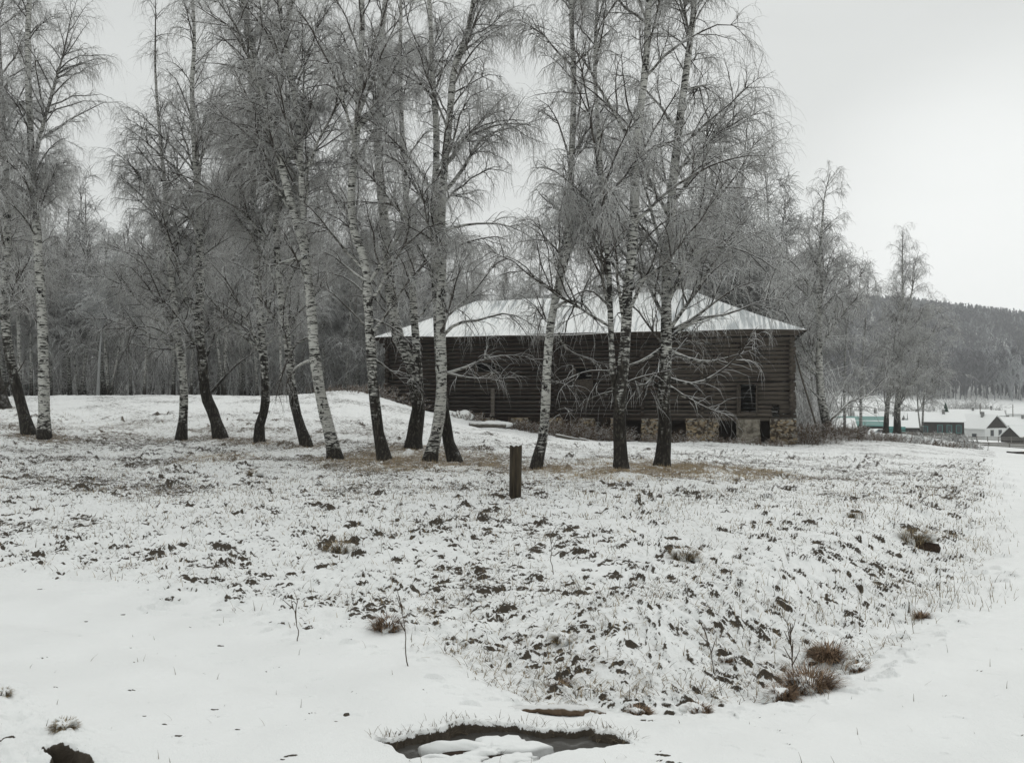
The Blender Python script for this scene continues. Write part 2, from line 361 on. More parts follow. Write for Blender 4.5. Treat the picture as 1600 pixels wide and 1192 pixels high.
# ------------------------------------------------------------------ mesh helpers
def mesh_np(name, V, faces, mats, attrs=None, smooth=True, mi=None):
    """faces: list of (n,k) int arrays (k = 3 or 4)."""
    me = bpy.data.meshes.new(name)
    V = np.ascontiguousarray(V, np.float32)
    me.vertices.add(len(V)); me.vertices.foreach_set('co', V.ravel())
    faces = [f for f in faces if len(f)]
    loops = np.concatenate([f.ravel() for f in faces]).astype(np.int32)
    tot = np.concatenate([np.full(len(f), f.shape[1], np.int32) for f in faces])
    start = np.r_[0, np.cumsum(tot)[:-1]].astype(np.int32)
    me.loops.add(len(loops)); me.loops.foreach_set('vertex_index', loops)
    me.polygons.add(len(tot)); me.polygons.foreach_set('loop_start', start)
    me.polygons.foreach_set('use_smooth', np.full(len(tot), smooth))
    for mm in (mats if isinstance(mats, (list, tuple)) else [mats]): me.materials.append(mm)
    if mi is not None: me.polygons.foreach_set('material_index', np.asarray(mi, np.int32))
    for k, v in (attrs or {}).items():
        a = me.attributes.new(k, 'FLOAT', 'POINT'); a.data.foreach_set('value', np.ascontiguousarray(v, np.float32))
    me.update(calc_edges=True)
    return me
def link(name, me, parent=None, loc=None):
    o = bpy.data.objects.new(name, me); COL.objects.link(o)
    if parent is not None: o.parent = parent
    if loc is not None: o.location = loc
    return o
def tag(o, label=None, cat=None, group=None, kind=None):
    if label: o['label'] = label
    if cat: o['category'] = cat
    if group: o['group'] = group
    if kind: o['kind'] = kind
    return o
def empty(name, loc, rz=0):
    o = bpy.data.objects.new(name, None); COL.objects.link(o); o.location = loc; o.rotation_euler = (0, 0, rz); o.empty_display_size = .3
    return o

def nrm(v): return v / np.maximum(np.linalg.norm(v, axis=-1, keepdims=True), 1e-9)
def tubes(P, R, S):
    """P (N,K,3) R (N,K) -> verts, quads"""
    Nn, K, _ = P.shape
    T = np.empty_like(P); T[:, 1:-1] = P[:, 2:] - P[:, :-2]; T[:, 0] = P[:, 1] - P[:, 0]; T[:, -1] = P[:, -1] - P[:, -2]
    T = nrm(T); mt = nrm(P[:, -1] - P[:, 0])
    ref = np.where(np.abs(mt[:, :1]) < .6, np.array([[1., 0, 0]]), np.array([[0, 1., 0]]))
    U = nrm(np.cross(T, ref[:, None, :])); Vv = np.cross(T, U)
    ang = np.arange(S) * 2 * math.pi / S
    V = P[:, :, None, :] + R[:, :, None, None] * (np.cos(ang)[None, None, :, None] * U[:, :, None, :] + np.sin(ang)[None, None, :, None] * Vv[:, :, None, :])
    i = np.arange(Nn)[:, None, None] * K * S; k = np.arange(K - 1)[None, :, None] * S; s = np.arange(S)[None, None, :]; s2 = (s + 1) % S
    q = np.stack([i + k + s, i + k + s2, i + k + S + s2, i + k + S + s], -1).reshape(-1, 4)
    return V.reshape(-1, 3), q
def grow(rng, P, R, n, trange, ang, length, K, g, wob, rratio, rtip, upb=0, minlen=.1, lenpow=1.0, rmax=9, azi=None, tpow=1):
    """vectorised side shoots. g: array (K,) of z bias per step. length: (mean factor fn(t))"""
    Nn, Kp, _ = P.shape
    seglen = np.linalg.norm(P[:, 1:] - P[:, :-1], axis=-1).sum(1)
    pr = seglen ** lenpow; pr = pr / pr.sum()
    idx = rng.choice(Nn, n, p=pr); t = rng.uniform(*trange, n)
    t = np.clip(t, 0, 1); t = t if tpow == 1 else trange[0] + (trange[1] - trange[0]) * ((t - trange[0]) / (trange[1] - trange[0])) ** tpow
    x = t * (Kp - 1); k0 = np.minimum(x.astype(int), Kp - 2); fx = (x - k0)[:, None]
    p = P[idx, k0] * (1 - fx) + P[idx, k0 + 1] * fx
    r = R[idx, k0] * (1 - fx[:, 0]) + R[idx, k0 + 1] * fx[:, 0]
    T = nrm(P[idx, k0 + 1] - P[idx, k0])
    rnd = rng.normal(size=(n, 3)); 
    if azi is not None: rnd[:, 2] *= azi
    perp = nrm(rnd - (rnd * T).sum(1, keepdims=True) * T)
    a = np.radians(rng.uniform(ang[0], ang[1], n))[:, None]
    D = nrm(np.cos(a) * T + np.sin(a) * perp + np.array([0, 0, upb]))
    L = np.maximum(length(t, seglen[idx], n), minlen)
    out = np.empty((n, K, 3)); out[:, 0] = p
    W_ = nrm(rng.normal(size=(n, 3))) * wob
    for k in range(1, K):
        D = nrm(D + np.array([0, 0, 1.]) * g[k - 1] + W_ * (1 if k % 2 else -.6) + rng.normal(size=(n, 3)) * wob * .5)
        out[:, k] = out[:, k - 1] + D * (L / (K - 1))[:, None]
    r0 = np.minimum(np.minimum(r * rratio, rmax), .012 * L + .002)
    r0 = np.maximum(r0, rtip)
    RR = r0[:, None] * np.linspace(1, 0, K)[None, :] ** .8 + rtip * np.linspace(.8, .9, K)
    return out, RR, L

def smooth_path(pts, K):
    pts = np.asarray(pts, float); d = np.r_[0, np.cumsum(np.linalg.norm(np.diff(pts, axis=0), axis=1))]
    # catmull-rom through the given points, resampled evenly
    n = len(pts); t = np.linspace(0, d[-1], K); out = np.empty((K, 3))
    ext = np.vstack([2 * pts[0] - pts[1], pts, 2 * pts[-1] - pts[-2]])
    for i, x in enumerate(t):
        j = min(np.searchsorted(d, x, side='right') - 1, n - 2); u = (x - d[j]) / (d[j + 1] - d[j])
        p0, p1, p2, p3 = ext[j], ext[j + 1], ext[j + 2], ext[j + 3]
        out[i] = .5 * ((2 * p1) + (-p0 + p2) * u + (2 * p0 - 5 * p1 + 4 * p2 - p3) * u ** 2 + (-p0 + 3 * p1 - 3 * p2 + p3) * u ** 3)
    return out

def birch_meshes(seed, stems, H, cr, clear, dens=1.0, far=False, name='birch', extra_limbs=None, twr=.0025, foot=1.0):
    """stems: list of (K,3) local paths with radii. Returns trunk mesh, crown mesh."""
    rng = np.random.default_rng(seed)
    tv, tq, th, tt = [], [], [], []
    def addt(P, R, S, flare=False):
        V, q = tubes(P, R, S); n0 = sum(len(x) for x in tv)
        tv.append(V); tq.append(q + n0); th.append(V[:, 2] / foot); tt.append(np.repeat(R.ravel(), S))
    L1P, L1R = [], []
    g8 = np.array([.05, .03, -.01, -.04, -.07, -.11, -.15, -.19])
    for si, (P, R) in enumerate(stems):
        addt(P[None], R[None], 12 if not far else 6)
        tlen = P[-1, 2]; tc0 = max(clear, P[0, 2]) / max(P[-1, 2], .1)
        # fraction of length at which the crown starts
        zf = P[:, 2]; t0 = float(np.interp(max(clear, zf[0] + .4), zf, np.linspace(0, 1, len(zf))))
        nl = int((62 if not far else 32) * (1 - t0) * (.35 + .65 * dens) * (1.0 if si == 0 else .7))
        def ll(t, s, n):
            u = (t - t0) / (1 - t0)
            return cr * (.55 + .75 * np.sin(np.clip(u * 1.15 + .25, 0, 1) * math.pi) ** .8 + .2 * (1 - u)) * rng.uniform(.55, 1.15, n) * (1.15 - .4 * u)
        P1, R1, _ = grow(rng, P[None], R[None], nl, (t0, .985), (22, 58), ll, 9, g8, .17, .55, .004, azi=.6, tpow=.85)
        L1P.append(P1); L1R.append(R1)
        # leader tip
    if extra_limbs:
        for (pts, r) in extra_limbs:
            Pp = smooth_path(pts, 9); L1P.append(Pp[None]); L1R.append((r * np.linspace(1, .12, 9))[None])
    P1 = np.concatenate(L1P); R1 = np.concatenate(L1R)
    addt(P1, R1, 5 if not far else 4)
    n1 = len(P1)
    g6 = np.array([.03, -.03, -.09, -.16, -.22])
    P2, R2, _ = grow(rng, P1, R1, int(n1 * (9 if not far else 7) * dens), (.15, .98), (25, 65), lambda t, s, n: s * .46 * (1.1 - .55 * t) * rng.uniform(.4, 1.2, n), 6, g6, .22, .7, .0040 if not far else .006)
    addt(P2, R2, 3)
    trunk = mesh_np(name + '_trunk', np.concatenate(tv), [np.concatenate(tq)], M_barkfar if far else M_bark, dict(hgt=np.concatenate(th), thick=np.concatenate(tt)))
    cvs, cqs = [], []
    def addc(P, R, S=3):
        V, q = tubes(P, R, S); n0 = sum(len(x) for x in cvs); cvs.append(V); cqs.append(q + n0)
    g5 = np.array([-.10, -.30, -.45, -.5]); g5h = np.array([-.08, -.30, -.55, -.75, -.8])
    if not far:
        PP = np.concatenate([P2, P2]); 
        P3, R3, _ = grow(rng, P2, R2, int(len(P2) * 7.4), (.1, 1.), (20, 65), lambda t, s, n: rng.uniform(.2, 1.0, n) * (.45 + .35 * cr / 2), 6, g5h, .14, .6, twr * .8, lenpow=.8)
        kp = rng.random(len(P3)) < np.clip((P3[:, 0, 2] - 2.2) / 3.4, .13, 1.0); P3, R3 = P3[kp], R3[kp]
        P3[:, :, 2] = np.maximum(P3[:, :, 2], .25)
        addc(P3, R3)
        g4 = np.array([-.15, -.4, -.5])
        P4, R4, _ = grow(rng, P3, R3, int(len(P3) * 2.1), (.1, .95), (20, 60), lambda t, s, n: rng.uniform(.15, .55, n), 4, g4, .16, .6, twr * .62)
        addc(P4, R4)
        P5, R5, _ = grow(rng, P1, R1, int(n1 * 6 * dens), (.45, 1.), (25, 70), lambda t, s, n: rng.uniform(.2, .7, n), 4, g4, .14, .4, twr * .8)
        addc(P5, R5)
    else:
        P3, R3, _ = grow(rng, P2, R2, int(len(P2) * 10), (.1, 1.), (20, 65), lambda t, s, n: rng.uniform(.4, 1.5, n) * (.4 + .16 * cr), 4, g5[[0, 1, 3]], .14, .6, twr)
        addc(P3, R3)
    crown = mesh_np(name + '_crown', np.concatenate(cvs), [np.concatenate(cqs)], M_twigfar if far else M_twig)
    return trunk, crown

def stem_from_pixels(path, rpx, d, base, H, rng, is_branch=False, droot=0.0):
    pts = []
    for i, (px, py) in enumerate(path):
        dd = d + (0 if i == 0 and not is_branch else .25 * math.sin(i * 1.3 + droot))
        p = Wp(px, py, dd) - base
        pts.append(p)
    if not is_branch:
        pts[0][2] = 0.0; pts.insert(0, pts[0] + np.array((pts[0][0] - pts[1][0], 0, -.6)) * np.array((.3, 1, 1)))
    top = pts[-1]; slope = (pts[-1] - pts[-3]); slope = slope / max(np.linalg.norm(slope), .01)
    while top[2] < H - .3:
        slope = nrm(slope * .8 + np.array((rng.normal() * .12, rng.normal() * .12, .3)))
        top = top + slope * min(1.6, H - top[2] + .2); pts.append(top)
    K = 46
    P = smooth_path(pts, K)
    r0 = rpx * .92 / F * d
    z = np.clip(P[:, 2], 0, None); zz = np.clip((z - P[0, 2].clip(0)) / (H - P[0, 2].clip(0)), 0, 1)
    R = r0 * (.80 * (1 - zz) ** .85 + .03)
    if not is_branch:
        R = R + r0 * .42 * np.exp(-z / .28) + r0 * .10 * np.exp(-z / 1.4)
    R *= 1 + .05 * np.sin(np.arange(K) * 2.1 + rpx)
    return P, R

GROUP_NEAR = 'birches standing in a row before the barn'
for ti, t in enumerate(TREES):
    rng = np.random.default_rng(100 + ti)
    px0, py0 = t['stems'][0][0][0]
    X = (px0 - CX) / F * t['d'] * ct
    base = np.array((X, t['d'], float(tz(X, t['d']))))
    stems = []
    for si, (path, rpx) in enumerate(t['stems']):
        stems.append(stem_from_pixels(path, rpx, t['d'], base, t['H'] * (1 if si == 0 else .9), rng, si > 0 and path[0][1] < py0 - 20, si * 2.0))
    ex = []
    def limb(pxs, r, dz=0.0):
        pts = [Wp(x, y, t['d'] + dz * k) - base for k, (x, y) in enumerate(pxs)]; ex.append((pts, r))
    if ti == 0: limb([(-2, 622), (8, 606), (20, 590), (32, 575), (40, 560)], .09)
    if ti == 2: limb([(50, 270), (62, 215), (80, 150), (100, 80), (112, 20)], .07, .1)
    if ti == 3: limb([(268, 462), (248, 457), (225, 450), (205, 440), (190, 436)], .035, .1); limb([(268, 420), (240, 405), (200, 395), (150, 385)], .03, -.2)
    if ti == 4:
        limb([(331, 612), (350, 590), (372, 568), (395, 552), (410, 538)], .055, .15)
        limb([(315, 540), (285, 545), (250, 545), (215, 540), (190, 530)], .05, .2)
        limb([(314, 540), (290, 535), (265, 532), (245, 528)], .045, -.2)
        limb([(316, 530), (345, 515), (370, 500), (395, 490)], .045, .2)
    if ti == 7:
        limb([(488, 562), (472, 568), (458, 580), (448, 600), (447, 618)], .05, -.1); limb([(490, 525), (465, 535), (450, 560), (440, 590), (430, 625)], .045, .15)
        limb([(483, 400), (450, 408), (425, 415), (400, 418)], .06, .2)
    if ti == 8:
        limb([(583, 560), (600, 572), (622, 590), (640, 610)], .04, .1); limb([(585, 500), (600, 505), (622, 518), (640, 535)], .04, -.2)
        limb([(572, 440), (545, 420), (520, 400), (500, 392)], .045, .2)
    if ti == 10:
        limb([(692, 525), (715, 505), (750, 500), (785, 490), (815, 497), (840, 515)], .05, -.15)
        limb([(692, 585), (725, 575), (760, 560), (800, 555), (835, 560)], .045, .15); limb([(691, 580), (730, 590), (775, 592), (805, 590)], .04, -.25)
        limb([(694, 300), (720, 270), (755, 215), (800, 200), (850, 185)], .06, .2); limb([(690, 245), (730, 215), (780, 195), (830, 195)], .055, -.1)
        limb([(692, 360), (740, 350), (790, 352), (830, 370)], .045, .2); limb([(694, 400), (725, 380), (780, 370), (800, 385)], .04, .1)
    if ti == 12:
        limb([(868, 480), (890, 470), (915, 478), (930, 500), (945, 515)], .045, -.1); limb([(873, 520), (885, 545), (915, 560), (955, 572)], .04, .15)
        limb([(861, 595), (880, 600), (900, 608)], .03, .1); limb([(893, 340), (870, 325), (850, 310), (838, 295)], .04, .1)
    if ti == 14:
        for pl in ([(1041, 560), (1010, 600), (985, 598), (970, 590)], [(1042, 520), (1080, 500), (1120, 470), (1150, 450), (1180, 440)],
                   [(1042, 470), (1070, 430), (1100, 400), (1140, 370), (1170, 340)], [(1043, 530), (1090, 500), (1140, 490), (1190, 470), (1225, 465)],
                   [(1040, 545), (1075, 560), (1110, 565), (1150, 555), (1180, 545)], [(1040, 590), (1080, 600), (1110, 590), (1150, 560), (1175, 520)],
                   [(1040, 500), (1020, 460), (1005, 420), (1000, 380), (1008, 330)], [(1042, 480), (1062, 430), (1085, 380), (1110, 320), (1130, 250)],
                   [(1040, 540), (1010, 560), (985, 570), (955, 575), (930, 565)], [(1042, 440), (1080, 400), (1130, 385), (1180, 400), (1210, 420)],
                   [(1038, 610), (1005, 590), (975, 600), (945, 620)], [(1040, 600), (1070, 620), (1110, 640), (1150, 650)],
                   [(1044, 400), (1090, 350), (1130, 300), (1160, 260), (1180, 220)], [(1043, 420), (1010, 370), (975, 330), (955, 300)]):
            limb(pl, .055, .25 * math.sin(pl[1][0]))
    if ti == 13:
        limb([(966, 610), (930, 620), (900, 640), (870, 650)], .04, .2); limb([(975, 600), (1000, 590), (1040, 580), (1065, 575)], .035, -.1)
        limb([(958, 580), (920, 580), (890, 590), (868, 600)], .035, -.2); limb([(954, 480), (925, 455), (900, 460), (880, 480)], .035, .1)
        limb([(980, 490), (1000, 450), (1020, 410), (1030, 370)], .05, .2)
    if ti == 15: limb([(1291, 660), (1310, 645), (1330, 625), (1350, 622), (1370, 605), (1392, 585)], .11, .4); limb([(1284, 625), (1270, 612), (1262, 605), (1250, 612)], .08, -.4)
    if ti == 16: limb([(1386, 630), (1400, 610), (1420, 600), (1445, 590)], .08, .5)
    mid = ti >= 15
    tw = .0023 if not mid else .007
    tr, cw = birch_meshes(200 + ti, stems, t['H'], t['cr'], t['clear'], dens={15: 1.0, 16: 1.05, 14: .92, 13: .82, 12: .85, 9: .72, 11: .6, 7: .85, 8: .85, 10: .9}.get(ti, 1.0), extra_limbs=ex, twr=tw, foot=t['foot'])
    root = empty('birch_tree', base)
    tag(root, t['label'], 'birch', GROUP_NEAR if ti < 15 else 'birches right of the barn')
    link('trunk', tr, root); link('crown', cw, root)

# ------------------------------------------------------------------ background birches (few kinds, copied)
def straight_stem(rng, H, r0, bend=.5):
    K = 14; z = np.linspace(-.4, H, K); ph = rng.uniform(0, 6.28, 2)
    x = bend * np.sin(z / H * 2.4 + ph[0]) * z / H + rng.normal() * .03 * z; y = bend * np.sin(z / H * 2 + ph[1]) * z / H
    P = np.c_[x, y, z]; u = np.clip(z / H, 0, 1)
    return P, r0 * (.8 * (1 - u) ** .9 + .04) + r0 * .3 * np.exp(-np.clip(z, 0, None) / .5)
VAR = []
for k in range(9):
    rng = np.random.default_rng(900 + k); H = 15 + 3.5 * rng.random(); st = [straight_stem(rng, H, .17 + .05 * rng.random(), .8)]
    if k % 3 == 0: st.append(straight_stem(rng, H * .9, .13, 1.6))
    tr, cw = birch_meshes(950 + k, st, H, 2.7 + 1.2 * rng.random(), 2.8 + 2 * rng.random(), dens=1.0, far=True, name='background_birch', twr=.0085)
    VAR.append((tr, cw, H))
def bgtree(px, d, H, label, group, k=None, rng=random.Random(5), frost=False):
    k = rng.randrange(9) if k is None else k
    tr, cw, h0 = VAR[k]; p = G(px, d)
    root = empty('birch_tree', p - np.array((0, 0, .1)), rng.uniform(0, 6.28)); s = H / h0; sx = s * rng.uniform(.85, 1.15)
    root.scale = (sx, sx, s)
    tag(root, label, 'birch', group); link('trunk', tr, root); link('crown', cw, root)
    return root
R5 = random.Random(11)
LB = 'bare birch in the dense wood behind the snowy crest on the left'; GB = 'birches of the wood behind the crest'
n = 0
for row, (d0, d1, cnt, x0, x1) in enumerate(((50, 60, 30, -160, 600), (62, 78, 46, -200, 640), (80, 105, 50, -220, 680), (108, 150, 46, -220, 700))):
    for i in range(cnt):
        d = R5.uniform(d0, d1); px = x0 + (x1 - x0) * (i + R5.uniform(0, 1)) / cnt
        top = R5.uniform(255, 395) if row < 2 else R5.uniform(300, 430)
        H = min((632 - top) / F * d, 21)
        if 90 < px < 210: H = min(H, (632 - R5.uniform(262, 330)) / F * d)
        H = max(H, 8)
        bgtree(px, d, H, LB, GB)
LC = 'bare birch rising behind the long barn roof'; GC = 'birches behind the barn'
for i in range(64):
    d = R5.uniform(57, 105); px = 600 + 640 * (i + R5.random()) / 64
    H = R5.uniform(12, 15.5); H = min(H, (640 - 300) / F * d) if px < 1040 else H
    bgtree(px, d, H, LC, GC)
for px, d, top, k, lb in ((1085, 58, 165, 1, 'tall birch behind the right half of the barn, its drooping crown nearest the open sky'),
                       (1140, 60, 175, 2, 'tall birch behind the right half of the barn with a broad round top'),
                       (1185, 61, 235, 4, 'birch behind the right end of the barn roof, lower than its tall neighbours'),
                       (1215, 66, 300, 5, 'shorter dense birch behind the right eave of the barn'),
                       (1160, 64, 300, 7, 'dense birch directly behind the right hip of the roof'),
                       (1110, 53, 215, 0, 'tall birch behind the barn roof peak with dense hanging twigs'),
                       (1165, 54, 255, 3, 'leaning birch behind the barn hip with hanging twigs'), (1205, 56, 330, 6, 'dense birch crowding the right eave of the barn from behind'),
                       (1240, 70, 315, 8, 'birch showing between the barn corner and the lone birch to its right')):
    p = G(px, d); H = CAMH + (HOR - top) / F * d - p[2]; bgtree(px, d, H, lb, GC, k)
for px, d, top, lb in ((1262, 80, 330, 'thin birch behind the lone birch right of the barn'), (1320, 84, 400, 'low bare tree between the two birches right of the barn'),
                       (1345, 78, 420, 'low bare tree left of the airy birch above the village'), (1440, 90, 480, 'small bare tree just right of the airy birch above the village')):
    p = G(px, d); bgtree(px, d, CAMH + (HOR - top) / F * d - p[2], lb, 'low trees right of the barn')
# pale frosted tree in the left wood
rng = np.random.default_rng(77)
p = G(153, 47.5); tr, cw = birch_meshes(78, [straight_stem(rng, 8.6, .10, .4)], 8.6, 2.0, 2.4, dens=.9, far=True, name='frosted', twr=.008)
tr.materials[0] = M_frost; cw.materials[0] = M_frost
root = empty('young_tree', p); tag(root, 'pale frosted young tree standing out against the dark wood on the left', 'tree'); link('trunk', tr, root); link('crown', cw, root)

# thicket under the left wood and behind the barn: one uncountable mass
rng = np.random.default_rng(31)
def thicket(n, pxr, dr, hr, rad, seed):
    rng = np.random.default_rng(seed)
    px = rng.uniform(*pxr, n); d = rng.uniform(*dr, n); X = (px - CX) / F * d; Z = tz(X, d); h = rng.uniform(*hr, n) ** 1.0
    D = nrm(np.c_[rng.normal(size=n) * .28, rng.normal(size=n) * .28, np.ones(n)])
    K = 4; P = np.empty((n, K, 3)); P[:, 0] = np.c_[X, d, Z - .1]
    for k in range(1, K):
        D = nrm(D + rng.normal(size=(n, 3)) * .14); P[:, k] = P[:, k - 1] + D * (h / (K - 1))[:, None]
    R = rad * np.linspace(1, .35, K)[None] * rng.uniform(.5, 1.3, n)[:, None]
    P2, R2, _ = grow(rng, P, R, n * 6, (.15, 1), (25, 70), lambda t, s, m: s * .35 * rng.uniform(.4, 1.2, m), 3, np.array([0, -.1]), .15, .6, rad * .35)
    V1, q1 = tubes(P, R, 3); V2, q2 = tubes(P2, R2, 3)
    return np.concatenate([V1, V2]), np.concatenate([q1, q2 + len(V1)])
V1, q1 = thicket(4600, (-220, 640), (60, 150), (2.5, 7.5), .032, 3)
V2, q2 = thicket(2600, (560, 1300), (60, 110), (2.5, 8.0), .035, 4)
o = link('undergrowth', mesh_np('undergrowth', np.concatenate([V1, V2]), [np.concatenate([q1, q2 + len(V1)])], M_twigfar))
tag(o, 'grey bare thicket filling the wood between the trunks', 'undergrowth', kind='stuff')

# ------------------------------------------------------------------ far forest on the hills
def forest(seed=9):
    rng = np.random.default_rng(seed)
    vs, qs = [], []; off = 0
    zones = [(900, (1180, 1760), (345, 400), (15, 22)), (1100, (1180, 1760), (400, 500), (12, 18)), (2200, (1180, 1760), (500, 680), (11, 16)), (3600, (1180, 1760), (680, 930), (10, 15)),
             (1500, (500, 2300), (345, 950), (11, 16)), (900, (-300, 900), (220, 520), (9, 14)), (500, (-400, 700), (170, 260), (8, 12)), (500, (700, 1300), (150, 300), (8, 11))]
    for n, pxr, dr, hr in zones:
        px = rng.uniform(*pxr, n); d = rng.uniform(*dr, n); X = (px - CX) / F * d; Z = tz(X, d)
        keep = ~((d < 345) & (px > 1240)); px, d, X, Z = px[keep], d[keep], X[keep], Z[keep]; n = len(px)
        h = rng.uniform(*hr, n)
        P = np.empty((n, 5, 3)); u = np.linspace(0, 1, 5)
        lean = rng.normal(size=(n, 2)) * .05
        P[:, :, 0] = X[:, None] + lean[:, :1] * h[:, None] * u; P[:, :, 1] = d[:, None] + lean[:, 1:] * h[:, None] * u; P[:, :, 2] = (Z - .3)[:, None] + h[:, None] * u
        R = (.012 * h)[:, None] * np.linspace(1, .2, 5)
        V, q = tubes(P, R, 4); vs.append(V); qs.append(q + off); off += len(V)
        m = 20
        P2, R2, _ = grow(rng, P, R, n * m, (.30, 1.0), (18, 60), lambda t, s, k: s * .26 * (1.35 - t) * rng.uniform(.5, 1.3, k), 3, np.array([.1, -.1]), .12, .9, .07)
        sc = (P2[:, 0, 1] / 400.0)[:, None] * 1.5
        V, q = tubes(P2, R2 * sc * 1.3, 3); vs.append(V); qs.append(q + off); off += len(V)
    return mesh_np('far_forest', np.concatenate(vs), [np.concatenate(qs)], M_forest, smooth=False)
o = link('forest', forest()); tag(o, 'far grey winter forest covering the hill behind the village', 'forest', kind='stuff')

# ------------------------------------------------------------------ ground sheet with relief
rngG = np.random.default_rng(5)
smooth_edge_px = [(-300, 880), (0, 893), (100, 905), (200, 925), (300, 958), (400, 975), (480, 1000), (560, 1000), (700, 1030), (760, 1072), (820, 1092), (1000, 1108), (1150, 1100), (1200, 1072), (1310, 1050),
               (1400, 1000), (1480, 955), (1540, 890), (1566, 830), (1572, 780), (1568, 740), (1560, 718)]
def w0(px, py): b = (CY - py) / F; a = (px - CX) / F; yc = ct - b * st_; zc = st_ + b * ct; s = -CAMH / zc; return (a * s, yc * s)
SE = np.array([w0(*p) if p[1] > 760 else tuple(Gp(*p)[:2]) for p in smooth_edge_px])
def polyline_side(X, Y, L):
    """signed distance to polyline: positive on the far (rough) side"""
    best = np.full(X.shape, 1e9); sgn = np.ones(X.shape)
    for i in range(len(L) - 1):
        a, b = L[i], L[i + 1]; e_ = b - a; l2 = (e_ ** 2).sum()
        t = np.clip(((X - a[0]) * e_[0] + (Y - a[1]) * e_[1]) / l2, 0, 1)
        dx = X - a[0] - t * e_[0]; dy = Y - a[1] - t * e_[1]; dd = dx * dx + dy * dy
        cr_ = e_[0] * (Y - a[1]) - e_[1] * (X - a[0])
        m = dd < best; best = np.where(m, dd, best); sgn = np.where(m, np.sign(cr_), sgn)
    return np.sqrt(best) * sgn
def poly_sdf(X, Y, L):
    """negative inside"""
    best = np.full(X.shape, 1e9); ins = np.zeros(X.shape, bool); n = len(L)
    for i in range(n):
        a, b = L[i], L[(i + 1) % n]; e_ = b - a
        t = np.clip(((X - a[0]) * e_[0] + (Y - a[1]) * e_[1]) / (e_ ** 2).sum(), 0, 1)
        best = np.minimum(best, (X - a[0] - t * e_[0]) ** 2 + (Y - a[1] - t * e_[1]) ** 2)
        c = ((a[1] > Y) != (b[1] > Y)); xi = a[0] + (Y - a[1]) * (b[0] - a[0]) / (b[1] - a[1] + 1e-12)
        ins ^= c & (X < xi)
    d = np.sqrt(best); return np.where(ins, -d, d)
HOLE = np.array([w0(*p) for p in ((590, 1163), (640, 1152), (690, 1146), (720, 1133), (790, 1131), (850, 1139), (920, 1138), (965, 1150), (985, 1166), (930, 1172), (870, 1180), (840, 1192), (640, 1198), (612, 1180))])
BL = np.array([w0(*p) for p in ((-60, 1060), (20, 1085), (70, 1120), (130, 1145), (170, 1175), (190, 1200), (-60, 1200))])
BLH = np.array([w0(*p) for p in ((68, 1176), (98, 1171), (132, 1184), (150, 1202), (66, 1202), (78, 1190))])

rows = 760
ymin, ymax = 3.1, 58.0
Yn = 1 / np.linspace(1 / ymin, 1 / ymax, rows)
Yf = np.exp(np.linspace(math.log(ymax), math.log(3400), 150))[1:]
Yb = np.array([-45, -30, -20, -14, -10, -7, -5, -3.5, -2, -1, 0, .8, 1.5, 2.1, 2.6])
Ys = np.r_[Yb, Yn, Yf]
tn = np.linspace(-.70, .70, 1300)
to = np.r_[np.linspace(.72, 1.2, 24), 1.35, 1.6, 2, 2.5, 3.2, 4.2, 6]
ts = np.r_[-to[::-1], tn, to]
YY = np.repeat(Ys[:, None], len(ts), 1); XX = np.maximum(YY, ymin) * ts[None, :]
ZZ = tz(XX, YY)
near = (YY > 2.0) & (YY < 60)
side = np.full(XX.shape, -5.0)
r0_, r1_ = len(Yb) - 2, len(Yb) + rows
side[r0_:r1_] = polyline_side(XX[r0_:r1_], YY[r0_:r1_], SE)
side[r1_:] = 5; 
wob = (fbm(XX * 1.3, YY * 1.3, 3, 3) - .5) * .9
wob2 = (fbm(XX * 5, YY * 7, 4, 3) - .5) * .9
rough = sstep(side + wob * .8 + wob2 * .7, -.25, .65)
behind_mask = (YY <= 2.0); rough[behind_mask] = 0
road_side = (XX > YY * .625) & (YY > 11); 
X_, Y_ = XX[r0_:r1_], YY[r0_:r1_]
dist = Y_
amp = np.clip((70 - dist) / 45, 0, 1) ** .5 * (1 + .5 * sstep(dist, 8, 25))
rr = rough[r0_:r1_]
# lumpy snow on tussocks: rounded cells with sharp furrows, laid diagonally
ca, sa = math.cos(.55), math.sin(.55)
def bill(u, v, s1): return np.abs(fbm(u, v, s1, 4, .55) - .5) * 2
su, sv = X_ * .41 - Y_ * .91, X_ * .91 + Y_ * .41
wR = sstep(X_ / np.maximum(Y_, 3), -.05, .22)
bil = bill(X_ * 4.5, Y_ * 5.0, 11) * (1 - wR) + bill(su * 1.5, sv * 5.2, 13) * wR
bil2 = bill(X_ * 12, Y_ * 16, 12) * (1 - wR) + bill(su * 4.5, sv * 15, 15) * wR
lump = (1 - np.exp(-bil * 5)) * .040 + (1 - np.exp(-bil2 * 4)) * .016 + (fbm(X_ * .9, Y_ * .9, 14, 3) - .5) * .10
Hn = lump * rr * amp + (fbm(X_ * .5, Y_ * .5, 21, 4) - .5) * .035 * (1 - rr) + (fbm(X_ * 3, Y_ * 3, 22, 3) - .5) * .016 + (fbm(X_ * 13, Y_ * 13, 23, 3) - .5) * .007
bare = np.zeros(X_.shape)
